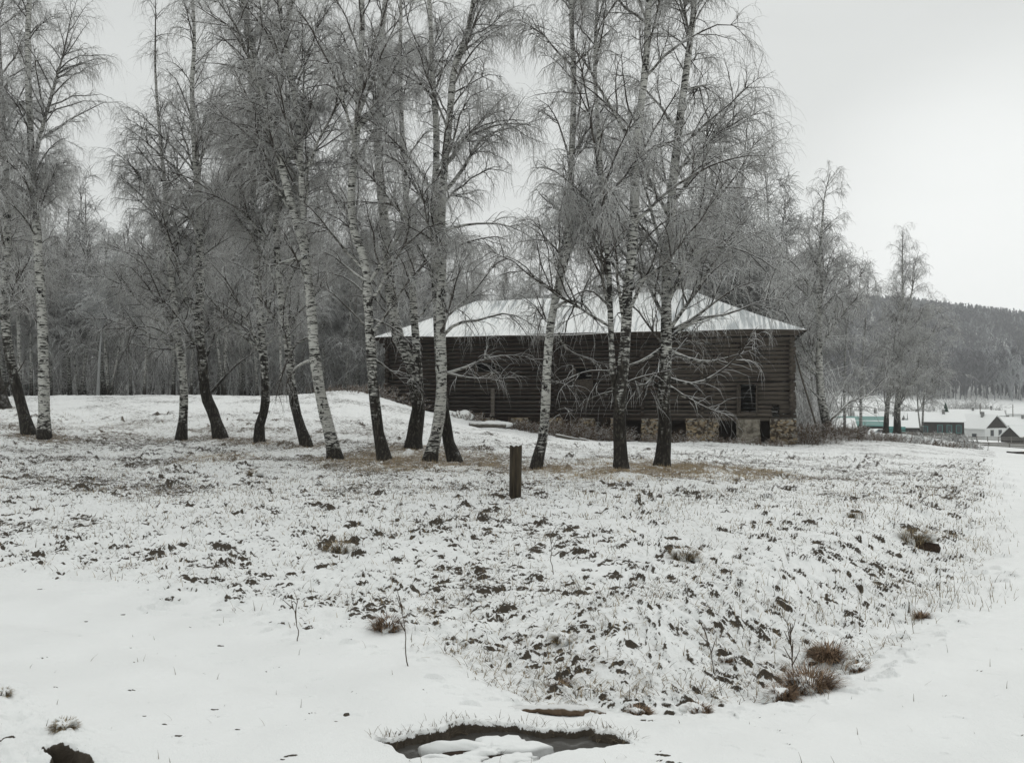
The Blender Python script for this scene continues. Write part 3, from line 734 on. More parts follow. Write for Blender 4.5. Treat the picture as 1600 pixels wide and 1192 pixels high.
# scattered small hollows under snow caps
def px_of(X, Y): return P2(X, Y, 0.0)
Ydiv = 1 / Yn
def add_cap(x, y, a, b, h, ang, Hn, bare, dark=1.0, irr=0):
    rad = max(a, b) * 1.6
    i0 = np.searchsorted(Y_[:, 0], y - rad); i1 = np.searchsorted(Y_[:, 0], y + rad)
    if i1 - i0 < 1: return
    tx0 = (x - rad) / max(y + (rad if x - rad > 0 else -rad), 3); tx1 = (x + rad) / max(y + (-rad if x + rad > 0 else rad), 3)
    j0 = np.searchsorted(ts, tx0); j1 = np.searchsorted(ts, tx1)
    if j1 - j0 < 2: return
    sl = (slice(i0, i1), slice(j0, j1)); dx = X_[sl] - x; dy = Y_[sl] - y
    c_, s_ = math.cos(ang), math.sin(ang)
    p = (dx * c_ + dy * s_) / a; q = (-dx * s_ + dy * c_) / b
    if irr: q = q + .35 * (vnoise(p * 2.2 + x * 7, q * 0 + y, 5) - .5) * 2
    q = q + .25 * (p ** 2)
    inside = np.clip(1 - p ** 2, 0, 1)
    f_ = sstep(q, -1.0, -.72) * (1 - sstep(q, -.5, 1.2)) * inside ** .5
    Hn[sl] += h * f_
    dk = np.exp(-((q + .85) / (.22 if irr == 2 else .34)) ** 2) * inside ** .7
    bare[sl] = np.maximum(bare[sl], dk * dark * (.55 + .7 * vnoise(X_[sl] * 38, Y_[sl] * 38, 77)))
n_c = 9500
cy = 1 / rngG.uniform(1 / 34, 1 / 4.2, n_c); cx_ = rngG.uniform(-.68, .68, n_c) * cy
sdc = polyline_side(cx_, cy, SE)
clump = fbm(cx_ * .8, cy * .8, 41, 2)
for i in range(n_c):
    if sdc[i] < -.25 or (sdc[i] < .3 and rngG.random() > .35) or clump[i] < .34: continue
    s_ = (3.5 + 11 * rngG.random() ** 2.2) / F * cy[i]; right = cx_[i] > .15 * cy[i]
    add_cap(cx_[i], cy[i], s_ * rngG.uniform(.8, 1.6), s_ * .55, rngG.uniform(.25, .55) * s_, rngG.normal() * .3 + (-1.14 if right else .1), Hn, bare, rngG.uniform(.45, 1.15) * (.72 + .28 * min(1, max(0, (cy[i] - 5) / 3))), 1)
BIG = [(530, 858, 34, 1.0), (500, 850, 12, .7), (562, 872, 16, .7), (655, 832, 12, .9), (680, 823, 13, 1.), (646, 848, 10, .8), (425, 768, 12, .9), (395, 742, 14, .8), (517, 798, 14, 1.), (345, 862, 17, .9), (300, 915, 14, .7),
       (275, 944, 18, .8), (458, 908, 14, .7), (352, 975, 14, .9), (605, 985, 28, .9), (590, 972, 12, 1.), (870, 1030, 22, 1.), (885, 1040, 12, .9), (1000, 1077, 26, 1.), (1085, 1068, 20, 1.), (1050, 1084, 12, .9), (1135, 1003, 15, 1.),
       (1065, 868, 30, .9), (1092, 862, 10, 1.), (790, 958, 9, .9), (940, 946, 10, .8), (835, 915, 18, .7), (880, 985, 18, .9), (968, 945, 12, .9), (1290, 990, 30, 1.), (1340, 1012, 18, 1.), (1335, 818, 16, 1.), (1265, 830, 14, .8),
       (1425, 826, 30, .7), (1135, 806, 8, .9), (95, 905, 20, .8), (10, 852, 12, 1.), (135, 765, 14, .9), (197, 722, 10, .8), (210, 1012, 15, .8), (545, 1112, 26, .9), (610, 1145, 14, .9), (120, 1150, 20, .6), (30, 1133, 10, .8),
       (1408, 975, 12, .8), (1372, 1042, 14, .7), (1145, 1170, 16, .5), (1120, 1146, 10, .6), (800, 1078, 12, .8), (820, 1000, 12, .7), (660, 985, 14, .6), (1180, 965, 10, .7), (1225, 945, 16, .8), (1255, 905, 8, .8), (1330, 940, 12, .7)]
for (px, py, rp, dk) in BIG:
    if (px, py) in ((605, 985), (590, 972)): continue
    x, y = w0(px, py); r_ = rp / F * y
    add_cap(x, y, r_ * 1.1, r_ * .8, min(r_ * .55, .09) * (.25 if polyline_side(np.array([x]), np.array([y]), SE)[0] < 0 else 1), -.5 if px > 900 else .1, Hn, bare, dk, 1)
for i in range(260):
    y = 1 / rngG.uniform(1 / 9, 1 / 3.3); x = rngG.uniform(-.66, .66) * y; s_ = .008 + .03 * rngG.random() ** 2
    if polyline_side(np.array([x]), np.array([y]), SE)[0] < -.05: add_cap(x, y, s_ * 2, s_ * .7, .006, .1 if x < 0 else -.3, Hn, bare, rngG.uniform(.6, 1.3), 1)
# ditch in front of the road, deepest towards the right
sd_ = side[r0_:r1_]
Hn -= .20 * np.exp(-((sd_ - .45) / .55) ** 2) * sstep(X_, -.8, .4) * (1 - sstep(Y_, 9, 16))
Hn += .07 * np.exp(-((sd_ - 1.5) / .5) ** 2) * sstep(X_, -.5, 1.0) * (1 - sstep(Y_, 9, 18))
# wheel ruts across the smooth snow
def rut(pts, wdt, dep, Hn, dark=0):
    L = np.array([w0(*p) for p in pts]); s = np.abs(polyline_side(X_, Y_, L)); g_ = np.exp(-(s / wdt) ** 2)
    return g_
g1 = rut([(-200, 960), (60, 975), (170, 992), (260, 1020), (350, 1040), (520, 1100), (620, 1150)], .16, 0, Hn); Hn -= .04 * g1 * (1 + .5 * (fbm(X_ * 3, Y_ * 3, 91, 2) - .5))
bare = np.maximum(bare, .95 * np.exp(-((g1 - .45) / .12) ** 2) * sstep(fbm(X_ * 2.2, Y_ * 2.2, 92, 3), .46, .55) * (Y_ < 5.6) * .7)
g2 = rut([(-200, 1010), (100, 1050), (300, 1100), (420, 1150), (500, 1210)], .22, 0, Hn); Hn -= .018 * g2
g3 = rut([(1750, 1000), (1500, 1060), (1250, 1120), (1000, 1190)], .2, 0, Hn); Hn -= .02 * g3
# puddle hollow
sd1 = poly_sdf(X_, Y_, HOLE) + (fbm(X_ * 14, Y_ * 14, 61, 3) - .5) * .07
inh = 1 - sstep(sd1, -.035, .015); Hn = Hn * (1 - inh * .8) - .10 * inh
bare = np.where((Y_ < 4.4) & (sd1 < .025), np.maximum(bare, 1 - sstep(sd1, -.01, .025)), bare)
# bottom-left tussocky corner with its dark hole
sb = poly_sdf(X_, Y_, BL); inb = 1 - sstep(sb, -.1, .1); Hn += inb * (lump * .9 + .01); bare = np.maximum(bare, inb * (Y_ < 4.6) * .42)
sh_ = poly_sdf(X_, Y_, BLH) + (fbm(X_ * 16, Y_ * 16, 62, 3) - .5) * .05; ih = 1 - sstep(sh_, -.03, .01); Hn -= .12 * ih; bare = np.maximum(bare, 1.2 * (1 - sstep(sh_, -.01, .03)) * (Y_ < 4.2))
# exposed litter: general speckle density by region, trampled ring round the birches, tan grass patches
dens = np.zeros(X_.shape)
dens += rr * (.375 + .13 * sstep(Y_, 10, 16) * (1 - sstep(Y_, 24, 32)) + .075 * sstep(Y_, 24, 32))
tanm = np.zeros(X_.shape)
for (px, py, rx, ry, k) in ((650, 718, 130, 14, .8), (1000, 733, 215, 15, 1.0), (1160, 737, 60, 8, .5), (760, 720, 60, 12, .7), (350, 720, 60, 8, .5), (420, 700, 90, 6, .4), (300, 695, 300, 8, .35), (80, 700, 110, 9, .3)):
    c0 = w0(px, py); ry_ = abs(w0(px, py - ry)[1] - c0[1]); rx_ = rx / F * c0[1]
    g_ = np.exp(-(((X_ - c0[0]) / rx_) ** 2 + ((Y_ - c0[1]) / ry_) ** 2) ** 1.5); tanm = np.maximum(tanm, g_ * k)
for t in TREES[:15]:
    q = t['stems'][0][0][0]; x = (q[0] - CX) / F * t['d']; g_ = np.exp(-((X_ - x) ** 2 + (Y_ - t['d']) ** 2) / .8); tanm = np.maximum(tanm, g_ * .6); dens += .18 * g_
nz_ = fbm(X_ * .7, Y_ * .7, 71, 3)
dens = dens + tanm * .20 * sstep(fbm(X_ * 2, Y_ * 1.2, 83, 3), .35, .65) + (nz_ - .5) * .40 * rr
# steep faces of the small relief shed their snow
gy = np.gradient(Hn, axis=0) / np.maximum(np.gradient(Y_, axis=0), 1e-4); gx = np.gradient(Hn, axis=1) / np.maximum(np.gradient(X_, axis=1), 1e-4)
slope = np.hypot(gx, gy)
bare = np.maximum(bare, sstep(slope, 1.0, 2.4) * .30 * rr)
bareA = np.zeros(XX.shape); bareA[r0_:r1_] = np.clip(dens * .95 + bare * .62 + .35 * sstep(bare, .8, 1.0), 0, np.maximum(.62, bare * 1.05))
bareA[r1_:] = .36 * (1 - sstep(YY[r1_:], 60, 130)) + .5 * sstep(YY[r1_:], 380, 420)
bareA[:r0_] = .05
tanA = np.zeros(XX.shape); tanA[r0_:r1_] = tanm
ZZ2 = ZZ.copy(); ZZ2[r0_:r1_] += Hn
nr, nc = XX.shape; idx = np.arange(nr * nc).reshape(nr, nc)
quads = np.stack([idx[:-1, :-1], idx[:-1, 1:], idx[1:, 1:], idx[1:, :-1]], -1).reshape(-1, 4)
gme = mesh_np('ground', np.stack([XX, YY, ZZ2], -1).reshape(-1, 3), [quads], M_ground, dict(bare=bareA.ravel(), tan=tanA.ravel()))
o = link('ground', gme); tag(o, kind='structure')
tcol = ts
def gz(X, Y):
    """surface height with relief (near part), bilinear"""
    X = np.asarray(X, float); Y = np.asarray(Y, float)
    i = np.clip(np.searchsorted(Ys, Y) - 1, 0, nr - 2); fy = np.clip((Y - Ys[i]) / (Ys[i + 1] - Ys[i]), 0, 1)
    t = X / np.maximum(Y, ymin); j = np.clip(np.searchsorted(tcol, t) - 1, 0, nc - 2); fx = np.clip((t - tcol[j]) / (tcol[j + 1] - tcol[j]), 0, 1)
    z = ZZ2; return (z[i, j] * (1 - fx) + z[i, j + 1] * fx) * (1 - fy) + (z[i + 1, j] * (1 - fx) + z[i + 1, j + 1] * fx) * fy
def at_grid(Arr, X, Y):
    i = np.clip(np.searchsorted(Ys, Y) - 1, 0, nr - 2); t = X / np.maximum(Y, ymin); j = np.clip(np.searchsorted(tcol, t) - 1, 0, nc - 2); return Arr[i, j]

# puddle water
hx = HOLE * 1.0; c0 = HOLE.mean(0); ring = c0 + (HOLE - c0) * 1.10
zw = float(tz(c0[0], c0[1])) - .055
V = np.c_[np.vstack([c0[None], ring]), np.full(len(ring) + 1, zw)]
tri = np.array([(0, 1 + i, 1 + (i + 1) % len(ring)) for i in range(len(ring))])
o = link('water', mesh_np('water', V, [tri], M_water, smooth=False)); tag(o, kind='structure')
def blob(cx, cy, z0, a, b, h, seed, ang=0, mat=None, name='mound', under=.03, nu=48, nv=16, lob=.25):
    """irregular snow cap: flat-bottomed dome with ragged, slightly overhanging rim"""
    th = np.linspace(0, 2 * math.pi, nu, endpoint=False); V = [(0, 0, h)]; 
    for k in range(1, nv + 1):
        u_ = k / nv; r = math.sin(u_ * math.pi * .62) / math.sin(.5 * math.pi); zz = h * math.cos(u_ * math.pi * .5) - (under * max(0, u_ - .8) / .2)
        for t in th:
            x, y = r * math.cos(t), r * math.sin(t)
            nn = float(vnoise(x * 2.2 + seed, y * 2.2 - seed, 3)) - .5; n2_ = float(vnoise(x * 7 + seed, y * 7, 8)) - .5
            s = 1 + lob * nn * 1.6 + lob * n2_ * .8 * u_
            V.append((x * a * s, y * b * s, zz * (1 + nn * .5) + n2_ * h * .16))
    V = np.array(V); c_, s_ = math.cos(ang), math.sin(ang); V = np.c_[V[:, 0] * c_ - V[:, 1] * s_, V[:, 0] * s_ + V[:, 1] * c_, V[:, 2]]
    tr_ = np.array([(0, 1 + i, 1 + (i + 1) % nu) for i in range(nu)])
    q = []
    for k in range(nv - 1):
        a0 = 1 + k * nu
        q += [(a0 + i, a0 + nu + i, a0 + nu + (i + 1) % nu, a0 + (i + 1) % nu) for i in range(nu)]
    return mesh_np(name, V, [tr_, np.array(q)], mat or M_snow)
x, y = w0(768, 1172); 
o = link('snow_mound', blob(x, y, 0, .20, .08, .075, 4.2, 0, lob=.85)); o.location = (x, y, zw - .0)
tag(o, 'snow covered lump of earth sticking out of the dark puddle', 'mound')
e_ = link('earth', blob(0, 0, 0, .21, .085, .045, 8.2, 0, M_earth, lob=.6), o); e_.location = (0, -.018, -.01)
for i, (px, py, a, lb) in enumerate(((705, 1186, .12, 'small snowy lump at the front left rim of the puddle'), (800, 1188, .13, 'small snowy lump at the front rim below the puddle mound'))):
    x, y = w0(px, py); o = link('snow_mound', blob(x, y, 0, a, a * .42, .05, 9.2 + i, 0, lob=.8)); o.location = (x, y, zw); tag(o, lb, 'mound')
    e_ = link('earth', blob(0, 0, 0, a * 1.05, a * .5, .03, 3.2 + i, 0, M_earth, lob=.6), o); e_.location = (0, -.012, -.008)

# ------------------------------------------------------------------ grass
def blades(rng, X, Y, h, w, lean, seg=3, tint=None, Z=None, curl=1.2, dirn=None):
    n = len(X); Z = gz(X, Y) - .01 if Z is None else Z
    az = rng.uniform(0, 2 * math.pi, n) if dirn is None else dirn
    wd = np.c_[-np.sin(az), np.cos(az), np.zeros(n)]; P = np.c_[X, Y, Z]; ph = rng.uniform(lean[0], lean[1], n); L = h / seg
    rows_ = []
    for k in range(seg + 1):
        ww = w * (1 - k / seg) * .5 + .0004
        rows_.append(P - wd * ww[:, None]); rows_.append(P + wd * ww[:, None])
        P = P + np.c_[np.sin(ph) * np.cos(az), np.sin(ph) * np.sin(az), np.cos(ph)] * L[:, None]
        ph = ph + rng.uniform(0, 1, n) * curl / seg
    V = np.stack(rows_, 1); K = 2 * (seg + 1); b = np.arange(n)[:, None] * K
    q = np.concatenate([b + np.array([2 * k, 2 * k + 1, 2 * k + 3, 2 * k + 2]) for k in range(seg)]).reshape(-1, 4)
    t = rng.random(n) if tint is None else tint
    return V.reshape(-1, 3), q, np.repeat(t, K)
rng = np.random.default_rng(8)
GV, GQ, GT = [], [], []
def addg(r): 
    n0 = sum(len(v) for v in GV); GV.append(r[0]); GQ.append(r[1] + n0); GT.append(r[2])
def scatter(n, y0, y1, t0, t1, accept, pw=1):
    Y = 1 / rng.uniform(1 / y1, 1 / y0, n); X = rng.uniform(t0, t1, n) * Y
    a = accept(X, Y); k = rng.random(n) < a; return X[k], Y[k]
# stubble belt under and before the birches
X, Y = scatter(190000, 7.5, 34, -.68, .66, lambda X, Y: (polyline_side(X, Y, SE) > .1) * sstep(Y, 7.5, 14) * np.clip(at_grid(bareA, X, Y) * 1.1 + (fbm(X * 1.5, Y * 1.5, 33, 2) - .66), 0, 1))
tn_ = at_grid(tanA, X, Y)
addg(blades(rng, X, Y, rng.uniform(.02, .13, len(X)), np.full(len(X), .007) * (1 + Y / 30), (.3, 1.5), 2, np.clip(rng.random(len(X)) * .7 + tn_ * .6, 0, 1)))
# tan grass thick in the patches
X, Y = scatter(260000, 14, 26, -.6, .4, lambda X, Y: np.clip(at_grid(tanA, X, Y) - .12, 0, 1) * 1.0 * sstep(fbm(X * 1.2, Y * 1.2, 81, 3), .35, .6))
addg(blades(rng, X, Y, rng.uniform(.03, .11, len(X)), np.full(len(X), .007), (0, 1.2), 2, rng.uniform(.7, 1, len(X))))
# rough near field: tufts of blades gathered on the small hollows
X, Y = scatter(10000, 4.6, 18, -.68, .68, lambda X, Y: (polyline_side(X, Y, SE) > .05) * np.clip(fbm(X * 1.1, Y * 1.1, 51, 2) * 2.2 - .75, 0, 1))
n_ = len(X); rep = rng.integers(2, 9, n_); Xr = np.repeat(X, rep) + rng.normal(size=rep.sum()) * .035; Yr = np.repeat(Y, rep) + rng.normal(size=rep.sum()) * .035
addg(blades(rng, Xr, Yr, rng.uniform(.03, .12, len(Xr)) , np.full(len(Xr), .0035) * (1 + Yr / 14), (.5, 1.5), 3, rng.random(len(Xr)) ** 1.5 * .8, curl=1.6))
# single tall stalks
X, Y = scatter(500, 4.6, 16, -.68, .68, lambda X, Y: (polyline_side(X, Y, SE) > .0) * np.clip(fbm(X * .6, Y * .6, 57, 2) * 3 - 1.1, 0, 1) * .6)
addg(blades(rng, X, Y, rng.uniform(.12, .42, len(X)), np.full(len(X), .004), (0, .7), 4, rng.random(len(X)) * .5, curl=.5))
# roadside weeds on the right
X, Y = scatter(9000, 6.0, 30, .30, .64, lambda X, Y: np.exp(-((polyline_side(X, Y, SE) - .5) / .55) ** 2) * np.clip(fbm(X * .9, Y * .9, 58, 2) * 2.4 - .7, 0, 1) * .9)
addg(blades(rng, X, Y, rng.uniform(.03, .13, len(X)), np.full(len(X), .004) * (1 + Y / 20), (0, .8), 3, rng.random(len(X)) * .7, curl=1.0))
# a few stray stems poking through the track
X, Y = scatter(160, 3.3, 7, -.66, .66, lambda X, Y: (polyline_side(X, Y, SE) < .0) * 1.0)
addg(blades(rng, X, Y, rng.uniform(.015, .08, len(X)), np.full(len(X), .003), (0, .8), 3, rng.random(len(X)) * .3))
# puddle rim and corner blades
a_ = rng.uniform(0, 1, 900); L = HOLE; k = (a_ * 9).astype(int) % len(L); f_ = (a_ * 9) % 1; Q = L[k] * (1 - f_[:, None]) + L[(k + 1) % len(L)] * f_[:, None] + rng.normal(size=(900, 2)) * .03
kk = Q[:, 1] > 3.72; Q = Q[kk]
addg(blades(rng, Q[:, 0], Q[:, 1], rng.uniform(.02, .07, len(Q)), np.full(len(Q), .003), (.3, 1.6), 3, rng.random(len(Q)) * .3))
o = link('grass', mesh_np('grass', np.concatenate(GV), [np.concatenate(GQ)], M_grass, dict(tint=np.concatenate(GT)), smooth=False))
tag(o, 'dry grass stems poking through the thin snow', 'grass', kind='stuff')

# individual tussocks
def tussock(px, py, wpx, label, rust=False, nb=420, hgt=.8, cap=True, seed=0, tall=0):
    rng = np.random.default_rng(seed + 400); p = Gp(px, py); r = wpx / 2 / F * p[1]
    n = nb; a = rng.uniform(0, 2 * math.pi, n); q = rng.random(n) ** .5 * .95
    X = q * r * .62 * np.cos(a); Y = q * r * .42 * np.sin(a)
    zb = float(gz(p[0], p[1])); zd = r * .30 * np.sqrt(np.clip(1 - q ** 2, 0, 1)) - .02
    h = r * hgt * (.8 if rust else .7) * rng.uniform(.35, 1.25, n) ** 1.2
    lean0 = .25 + .9 * q
    V, qd, t = blades(rng, X, Y, h, np.full(n, .0040 * (1 + p[1] / 12)), (.2, 1.0), 4, rng.random(n) ** 1.3, Z=zd, curl=2.6, dirn=a + rng.normal(size=n) * .6)
    root = empty('grass_tussock', (p[0], p[1], zb)); tag(root, label, 'tussock', 'grass tussocks in the snow')
    link('blades', mesh_np('blades', V, [qd], M_rust if rust else M_grass, dict(tint=t), smooth=False), root)
    e_ = link('earth', blob(0, 0, 0, r * .72, r * .48, r * .26, seed + .7, 0, M_earth, nu=32, nv=10, lob=.7), root); e_.location = (0, 0, -.045)
    if cap:
        for ci in range(3):
            cr_ = r * rng.uniform(.24, .44); c_ = link('snow_cap', blob(0, 0, 0, cr_ * 1.3, cr_, cr_ * .5, seed * 1.7 + 2 + ci * 3.1, rng.uniform(0, 3), M_snow, nu=32, nv=10, lob=.8), root)
            c_.location = (rng.uniform(-.35, .35) * r, rng.uniform(0, .3) * r, r * .20); c_.rotation_euler = (rng.uniform(-.1, .35), rng.uniform(-.3, .3), 0)
TU = [(531, 866, 66, 'black earthy tussock with snow on it left of the middle of the field', False), (1264, 1050, 112, 'largest rusty tussock at the edge of the right hand road', True),
      (1222, 1066, 66, 'low rusty tussock on the left of the largest one by the road', True), (1292, 998, 64, 'tussock behind the rusty one, its tall stems fraying upward', True),
      (1340, 1018, 40, 'small reddish tussock to the right beside the road edge', True), (1001, 1082, 50, 'round reddish brown tussock near the puddle', True),
      (1092, 1073, 50, 'dark brown tussock with open earth under a snow cap, near the puddle', True), (873, 1036, 46, 'tussock capped by a round cushion of snow above the puddle', True),
      (1135, 1007, 28, 'small brown tussock on the slope alone in white snow', True), (605, 988, 66, 'low brown tussock above the puddle to the left', True),
      (1440, 938, 30, 'small upright rusty tuft by the right road', True), (1336, 822, 34, 'small dark tussock high on the right slope', False),
      (1430, 838, 80, 'wide flat grassy hummock high on the right slope', False), (880, 990, 50, 'grey grass tuft in the middle of the slope', False),
      (1070, 876, 66, 'snow covered hummock with dark grass on the middle slope', False), (396, 748, 34, 'dark tuft below the birch row on the left', False),
      (2, 1092, 40, 'grey furry tussock cut by the left edge of the photo', False), (100, 1158, 50, 'grassy hummock in the bottom left corner', False)]
for i, (px, py, w, lb, ru) in enumerate(TU):
    tussock(px, py, w, lb, ru, nb=int(200 + w * 7), seed=i, hgt=1.3 if 'tall' in lb or 'upright' in lb else .85, cap=not ('upright' in lb or 'tall' in lb))
# the weed stalks by the road
def stalk(px, py, hpx, seed, label, nsh=4):
    rng = np.random.default_rng(seed); p = Gp(px, py); h = hpx / F * p[1]
    K = 9; P = np.zeros((1, K, 3)); P[0, :, 2] = np.linspace(-.02, h, K); P[0, :, 0] = np.cumsum(rng.normal(size=K) * .006) + np.linspace(0, -.04, K) * (hpx / 100)
    R = np.linspace(.004, .0018, K)[None]
    P2_, R2_, _ = grow(rng, P, R, nsh, (.35, 1), (15, 50), lambda t, s, n: rng.uniform(.01, .05, n), 3, np.array([.1, .1]), .1, .8, .0016)
    V1, q1 = tubes(P, R, 5); V2, q2 = tubes(P2_, R2_ * 1.3, 3)
    o = link('weed_stalk', mesh_np('weed_stalk', np.concatenate([V1, V2]), [np.concatenate([q1, q2 + len(V1)])], M_stalk)); o.location = (p[0], p[1], float(gz(p[0], p[1])))
    tag(o, label, 'weed', 'dry weed stalks')
stalk(1240, 1022, 76, 1, 'tall dark weed stalk left of the rusty tussocks by the road', 14)
stalk(865, 905, 62, 2, 'dry weed stalk on the slope right below the wooden post')
stalk(1116, 1020, 64, 3, 'thin weed stalk in the middle of the right slope')
stalk(466, 1002, 50, 4, 'single upright weed stalk at the edge of the track on the left')
stalk(640, 1040, 92, 5, 'tallest thin bent weed stalk above the puddle')
# half buried board above the puddle
p = Gp(870, 1088); K = 44; xs = np.linspace(-.26, .26, K); S = 16
P = np.zeros((1, K, 3)); P[0, :, 0] = xs; P[0, :, 2] = .012 + .012 * fbm(xs * 9, xs * 0, 7, 2); P[0, :, 1] = -.10 * xs
R = (.034 * np.clip(np.sin(np.linspace(.12, 3.0, K)), .05, 1) ** .45 * (.75 + .5 * fbm(xs * 14, xs * 0 + 3, 9, 3)))[None]; V, q = tubes(P, R, S)
V[:, 2] *= .75; V[:, 2] += (fbm(V[:, 0] * 22, V[:, 1] * 50, 19, 3) - .5) * .030; V[:, 1] += (fbm(V[:, 0] * 30, V[:, 2] * 60, 29, 3) - .5) * .03
o = link('rotten_log', mesh_np('rotten_log', V, [q], M_brush)); o.location = (p[0], p[1], float(gz(p[0], p[1])) + .014); tag(o, 'short rotten log half buried in snow just above the puddle', 'log')

# ------------------------------------------------------------------ box builder
class MB:
    def __init__(s): s.v = []; s.q = []; s.m = []
    def box(s, x0, x1, y0, y1, z0, z1, mi=0):
        n = len(s.v); s.v += [(x, y, z) for z in (z0, z1) for y in (y0, y1) for x in (x0, x1)]
        s.q += [(n, n + 2, n + 3, n + 1), (n + 4, n + 5, n + 7, n + 6), (n, n + 1, n + 5, n + 4), (n + 2, n + 6, n + 7, n + 3), (n, n + 4, n + 6, n + 2), (n + 1, n + 3, n + 7, n + 5)]; s.m += [mi] * 6; return s
    def hull(s, bot, top, mi=0):
        """prism between two equally long loops of points"""
        n = len(s.v); k = len(bot); s.v += list(bot) + list(top)
        s.ng = getattr(s, 'ng', []); s.ng.append([n + i for i in range(k)][::-1]); s.ng.append([n + k + i for i in range(k)])
        for i in range(k): s.q.append((n + i, n + (i + 1) % k, n + k + (i + 1) % k, n + k + i)); s.m.append(mi)
        return s
    def build(s, name, mats, parent=None, bevel=0):
        me = bpy.data.meshes.new(name); me.from_pydata([tuple(map(float, p)) for p in s.v], [], s.q + getattr(s, 'ng', [])); 
        for mm in (mats if isinstance(mats, (list, tuple)) else [mats]): me.materials.append(mm)
        for i, x in enumerate(s.m): me.polygons[i].material_index = x
        me.update(); o = link(name, me, parent)
        if bevel:
            b = o.modifiers.new('bevel', 'BEVEL'); b.width = bevel; b.segments = 2; b.limit_method = 'ANGLE'
        return o

# wooden post
p = Gp(805, 783); rng = np.random.default_rng(3)
nu, nvv = 20, 26; hw = .088; Hh = 86 / F * p[1]
V = []
for k in range(nvv):
    z = -.15 + (Hh + .15) * k / (nvv - 1)
    for i in range(nu):
        a = i / nu * 2 * math.pi; c_, s_ = math.cos(a), math.sin(a); r = hw / max(abs(c_), abs(s_)) ** .82
        r *= 1 + .03 * math.sin(i * 5.1) + .012 * rng.normal() * 0 + .02 * math.sin(i * 2.7 + k * .12)
        if i % 5 == 2: r *= .95
        zz = z + (.02 * math.sin(i * 1.9) + .012 * math.sin(i * 4.3) if k == nvv - 1 else 0)
        V.append((r * c_, r * s_ * .9, zz))
V = np.array(V); V[:, 0] += V[:, 2] * .012
q = np.array([(k * nu + i, k * nu + (i + 1) % nu, (k + 1) * nu + (i + 1) % nu, (k + 1) * nu + i) for k in range(nvv - 1) for i in range(nu)])
V = np.vstack([V, [(0, 0, Hh - .012)]]); tr_ = np.array([((nvv - 1) * nu + i, (nvv - 1) * nu + (i + 1) % nu, nvv * nu) for i in range(nu)])
o = link('wooden_post', mesh_np('wooden_post', V, [q, tr_], M_post, smooth=False)); o.location = (p[0], p[1], p[2]); o.rotation_euler = (0, 0, .35)
tag(o, 'short dark square wooden post standing alone in the snowy field before the barn', 'post')
c_ = link('snow_cap', blob(0, 0, 0, .07, .065, .018, 3.3, 0, M_snow, nu=20, nv=6), o); c_.location = (.012, 0, Hh - .006)

# ------------------------------------------------------------------ the barn
WR = Wp(1236, 560, 43.6)     # right front corner of the log wall
ux = np.array((-.967, .256)); ux /= np.linalg.norm(ux)
ang = math.atan2(ux[1], ux[0])       # local +x runs from the right corner to the left along the front; local +y goes toward the camera? fixed below
BL_, BW = 23.8, 9.6
ZB = .60; ZT = 5.30; NL = 19; lp = (ZT - ZB) / NL
# local frame: origin at the mid of the front wall, +x along the front toward the right, +y away from the camera
mid = WR[:2] + ux * BL_ / 2
rz = math.atan2(-ux[1], -ux[0])
barn = empty('log_barn', (mid[0], mid[1], 0), rz)
tag(barn, 'long abandoned dark log barn with a snowy hipped tin roof and crumbling stone footing', 'barn')
hl = BL_ / 2
def lx(px, yl=0.0):     # local x on the front plane for a pixel column
    a = (px - CX) / F; c_, s_ = math.cos(rz), math.sin(rz)
    # point = mid + x*(c,s) + yl*(-s,c);  X = a*Y
    bx, by = mid[0] - yl * s_, mid[1] + yl * c_
    return (a * by - bx) / (c_ - a * s_)
def lz(px, py, yl=0.0):
    x = lx(px, yl); Y = mid[1] + x * math.sin(rz) + yl * math.cos(rz); return Wp(px, py, Y)[2]
rngb = np.random.default_rng(44)
LV = [None]
def log_runs(runs, axis, fixed, r=.112, shift=0.0):
    Ps, Rs = [], []
    for (z, a, b) in runs:
        K = max(3, int((b - a) / .8)); t = np.linspace(a, b, K); P = np.zeros((K, 3))
        w = np.cumsum(rngb.normal(size=K) * .004); 
        P[:, axis] = t; P[:, 1 - axis] = fixed + w; P[:, 2] = z + np.cumsum(rngb.normal(size=K) * .0055) - .00
        Ps.append(P); Rs.append(np.full(K, r) * (1 + rngb.normal() * .11) * (1 + .03 * np.sin(np.arange(K) * 1.1 + rngb.uniform(0, 6))))
    vs_, qs_, ts_ = [], [], []; off = 0; S = 10
    for P, R in zip(Ps, Rs):
        V, q = tubes(P[None], R[None], S); vs_.append(V); qs_.append(q + off)
        # end caps
        for e0, ci in ((0, 0), ((len(P) - 1) * S, -1)):
            c = len(V) + 0
        n = off; K = len(P)
        vs_.append(np.array([P[0], P[-1]])); i = np.arange(S)
        ts_.append(np.c_[n + (i + 1) % S, n + i, np.full(S, n + K * S)]); ts_.append(np.c_[n + (K - 1) * S + i, n + (K - 1) * S + (i + 1) % S, np.full(S, n + K * S + 1)])
        off += K * S + 2
    LV[0] = np.concatenate([np.full(len(P) * S + 2, rngb.random()) for P in Ps])
    return np.concatenate(vs_), [np.concatenate(qs_), np.concatenate(ts_)]
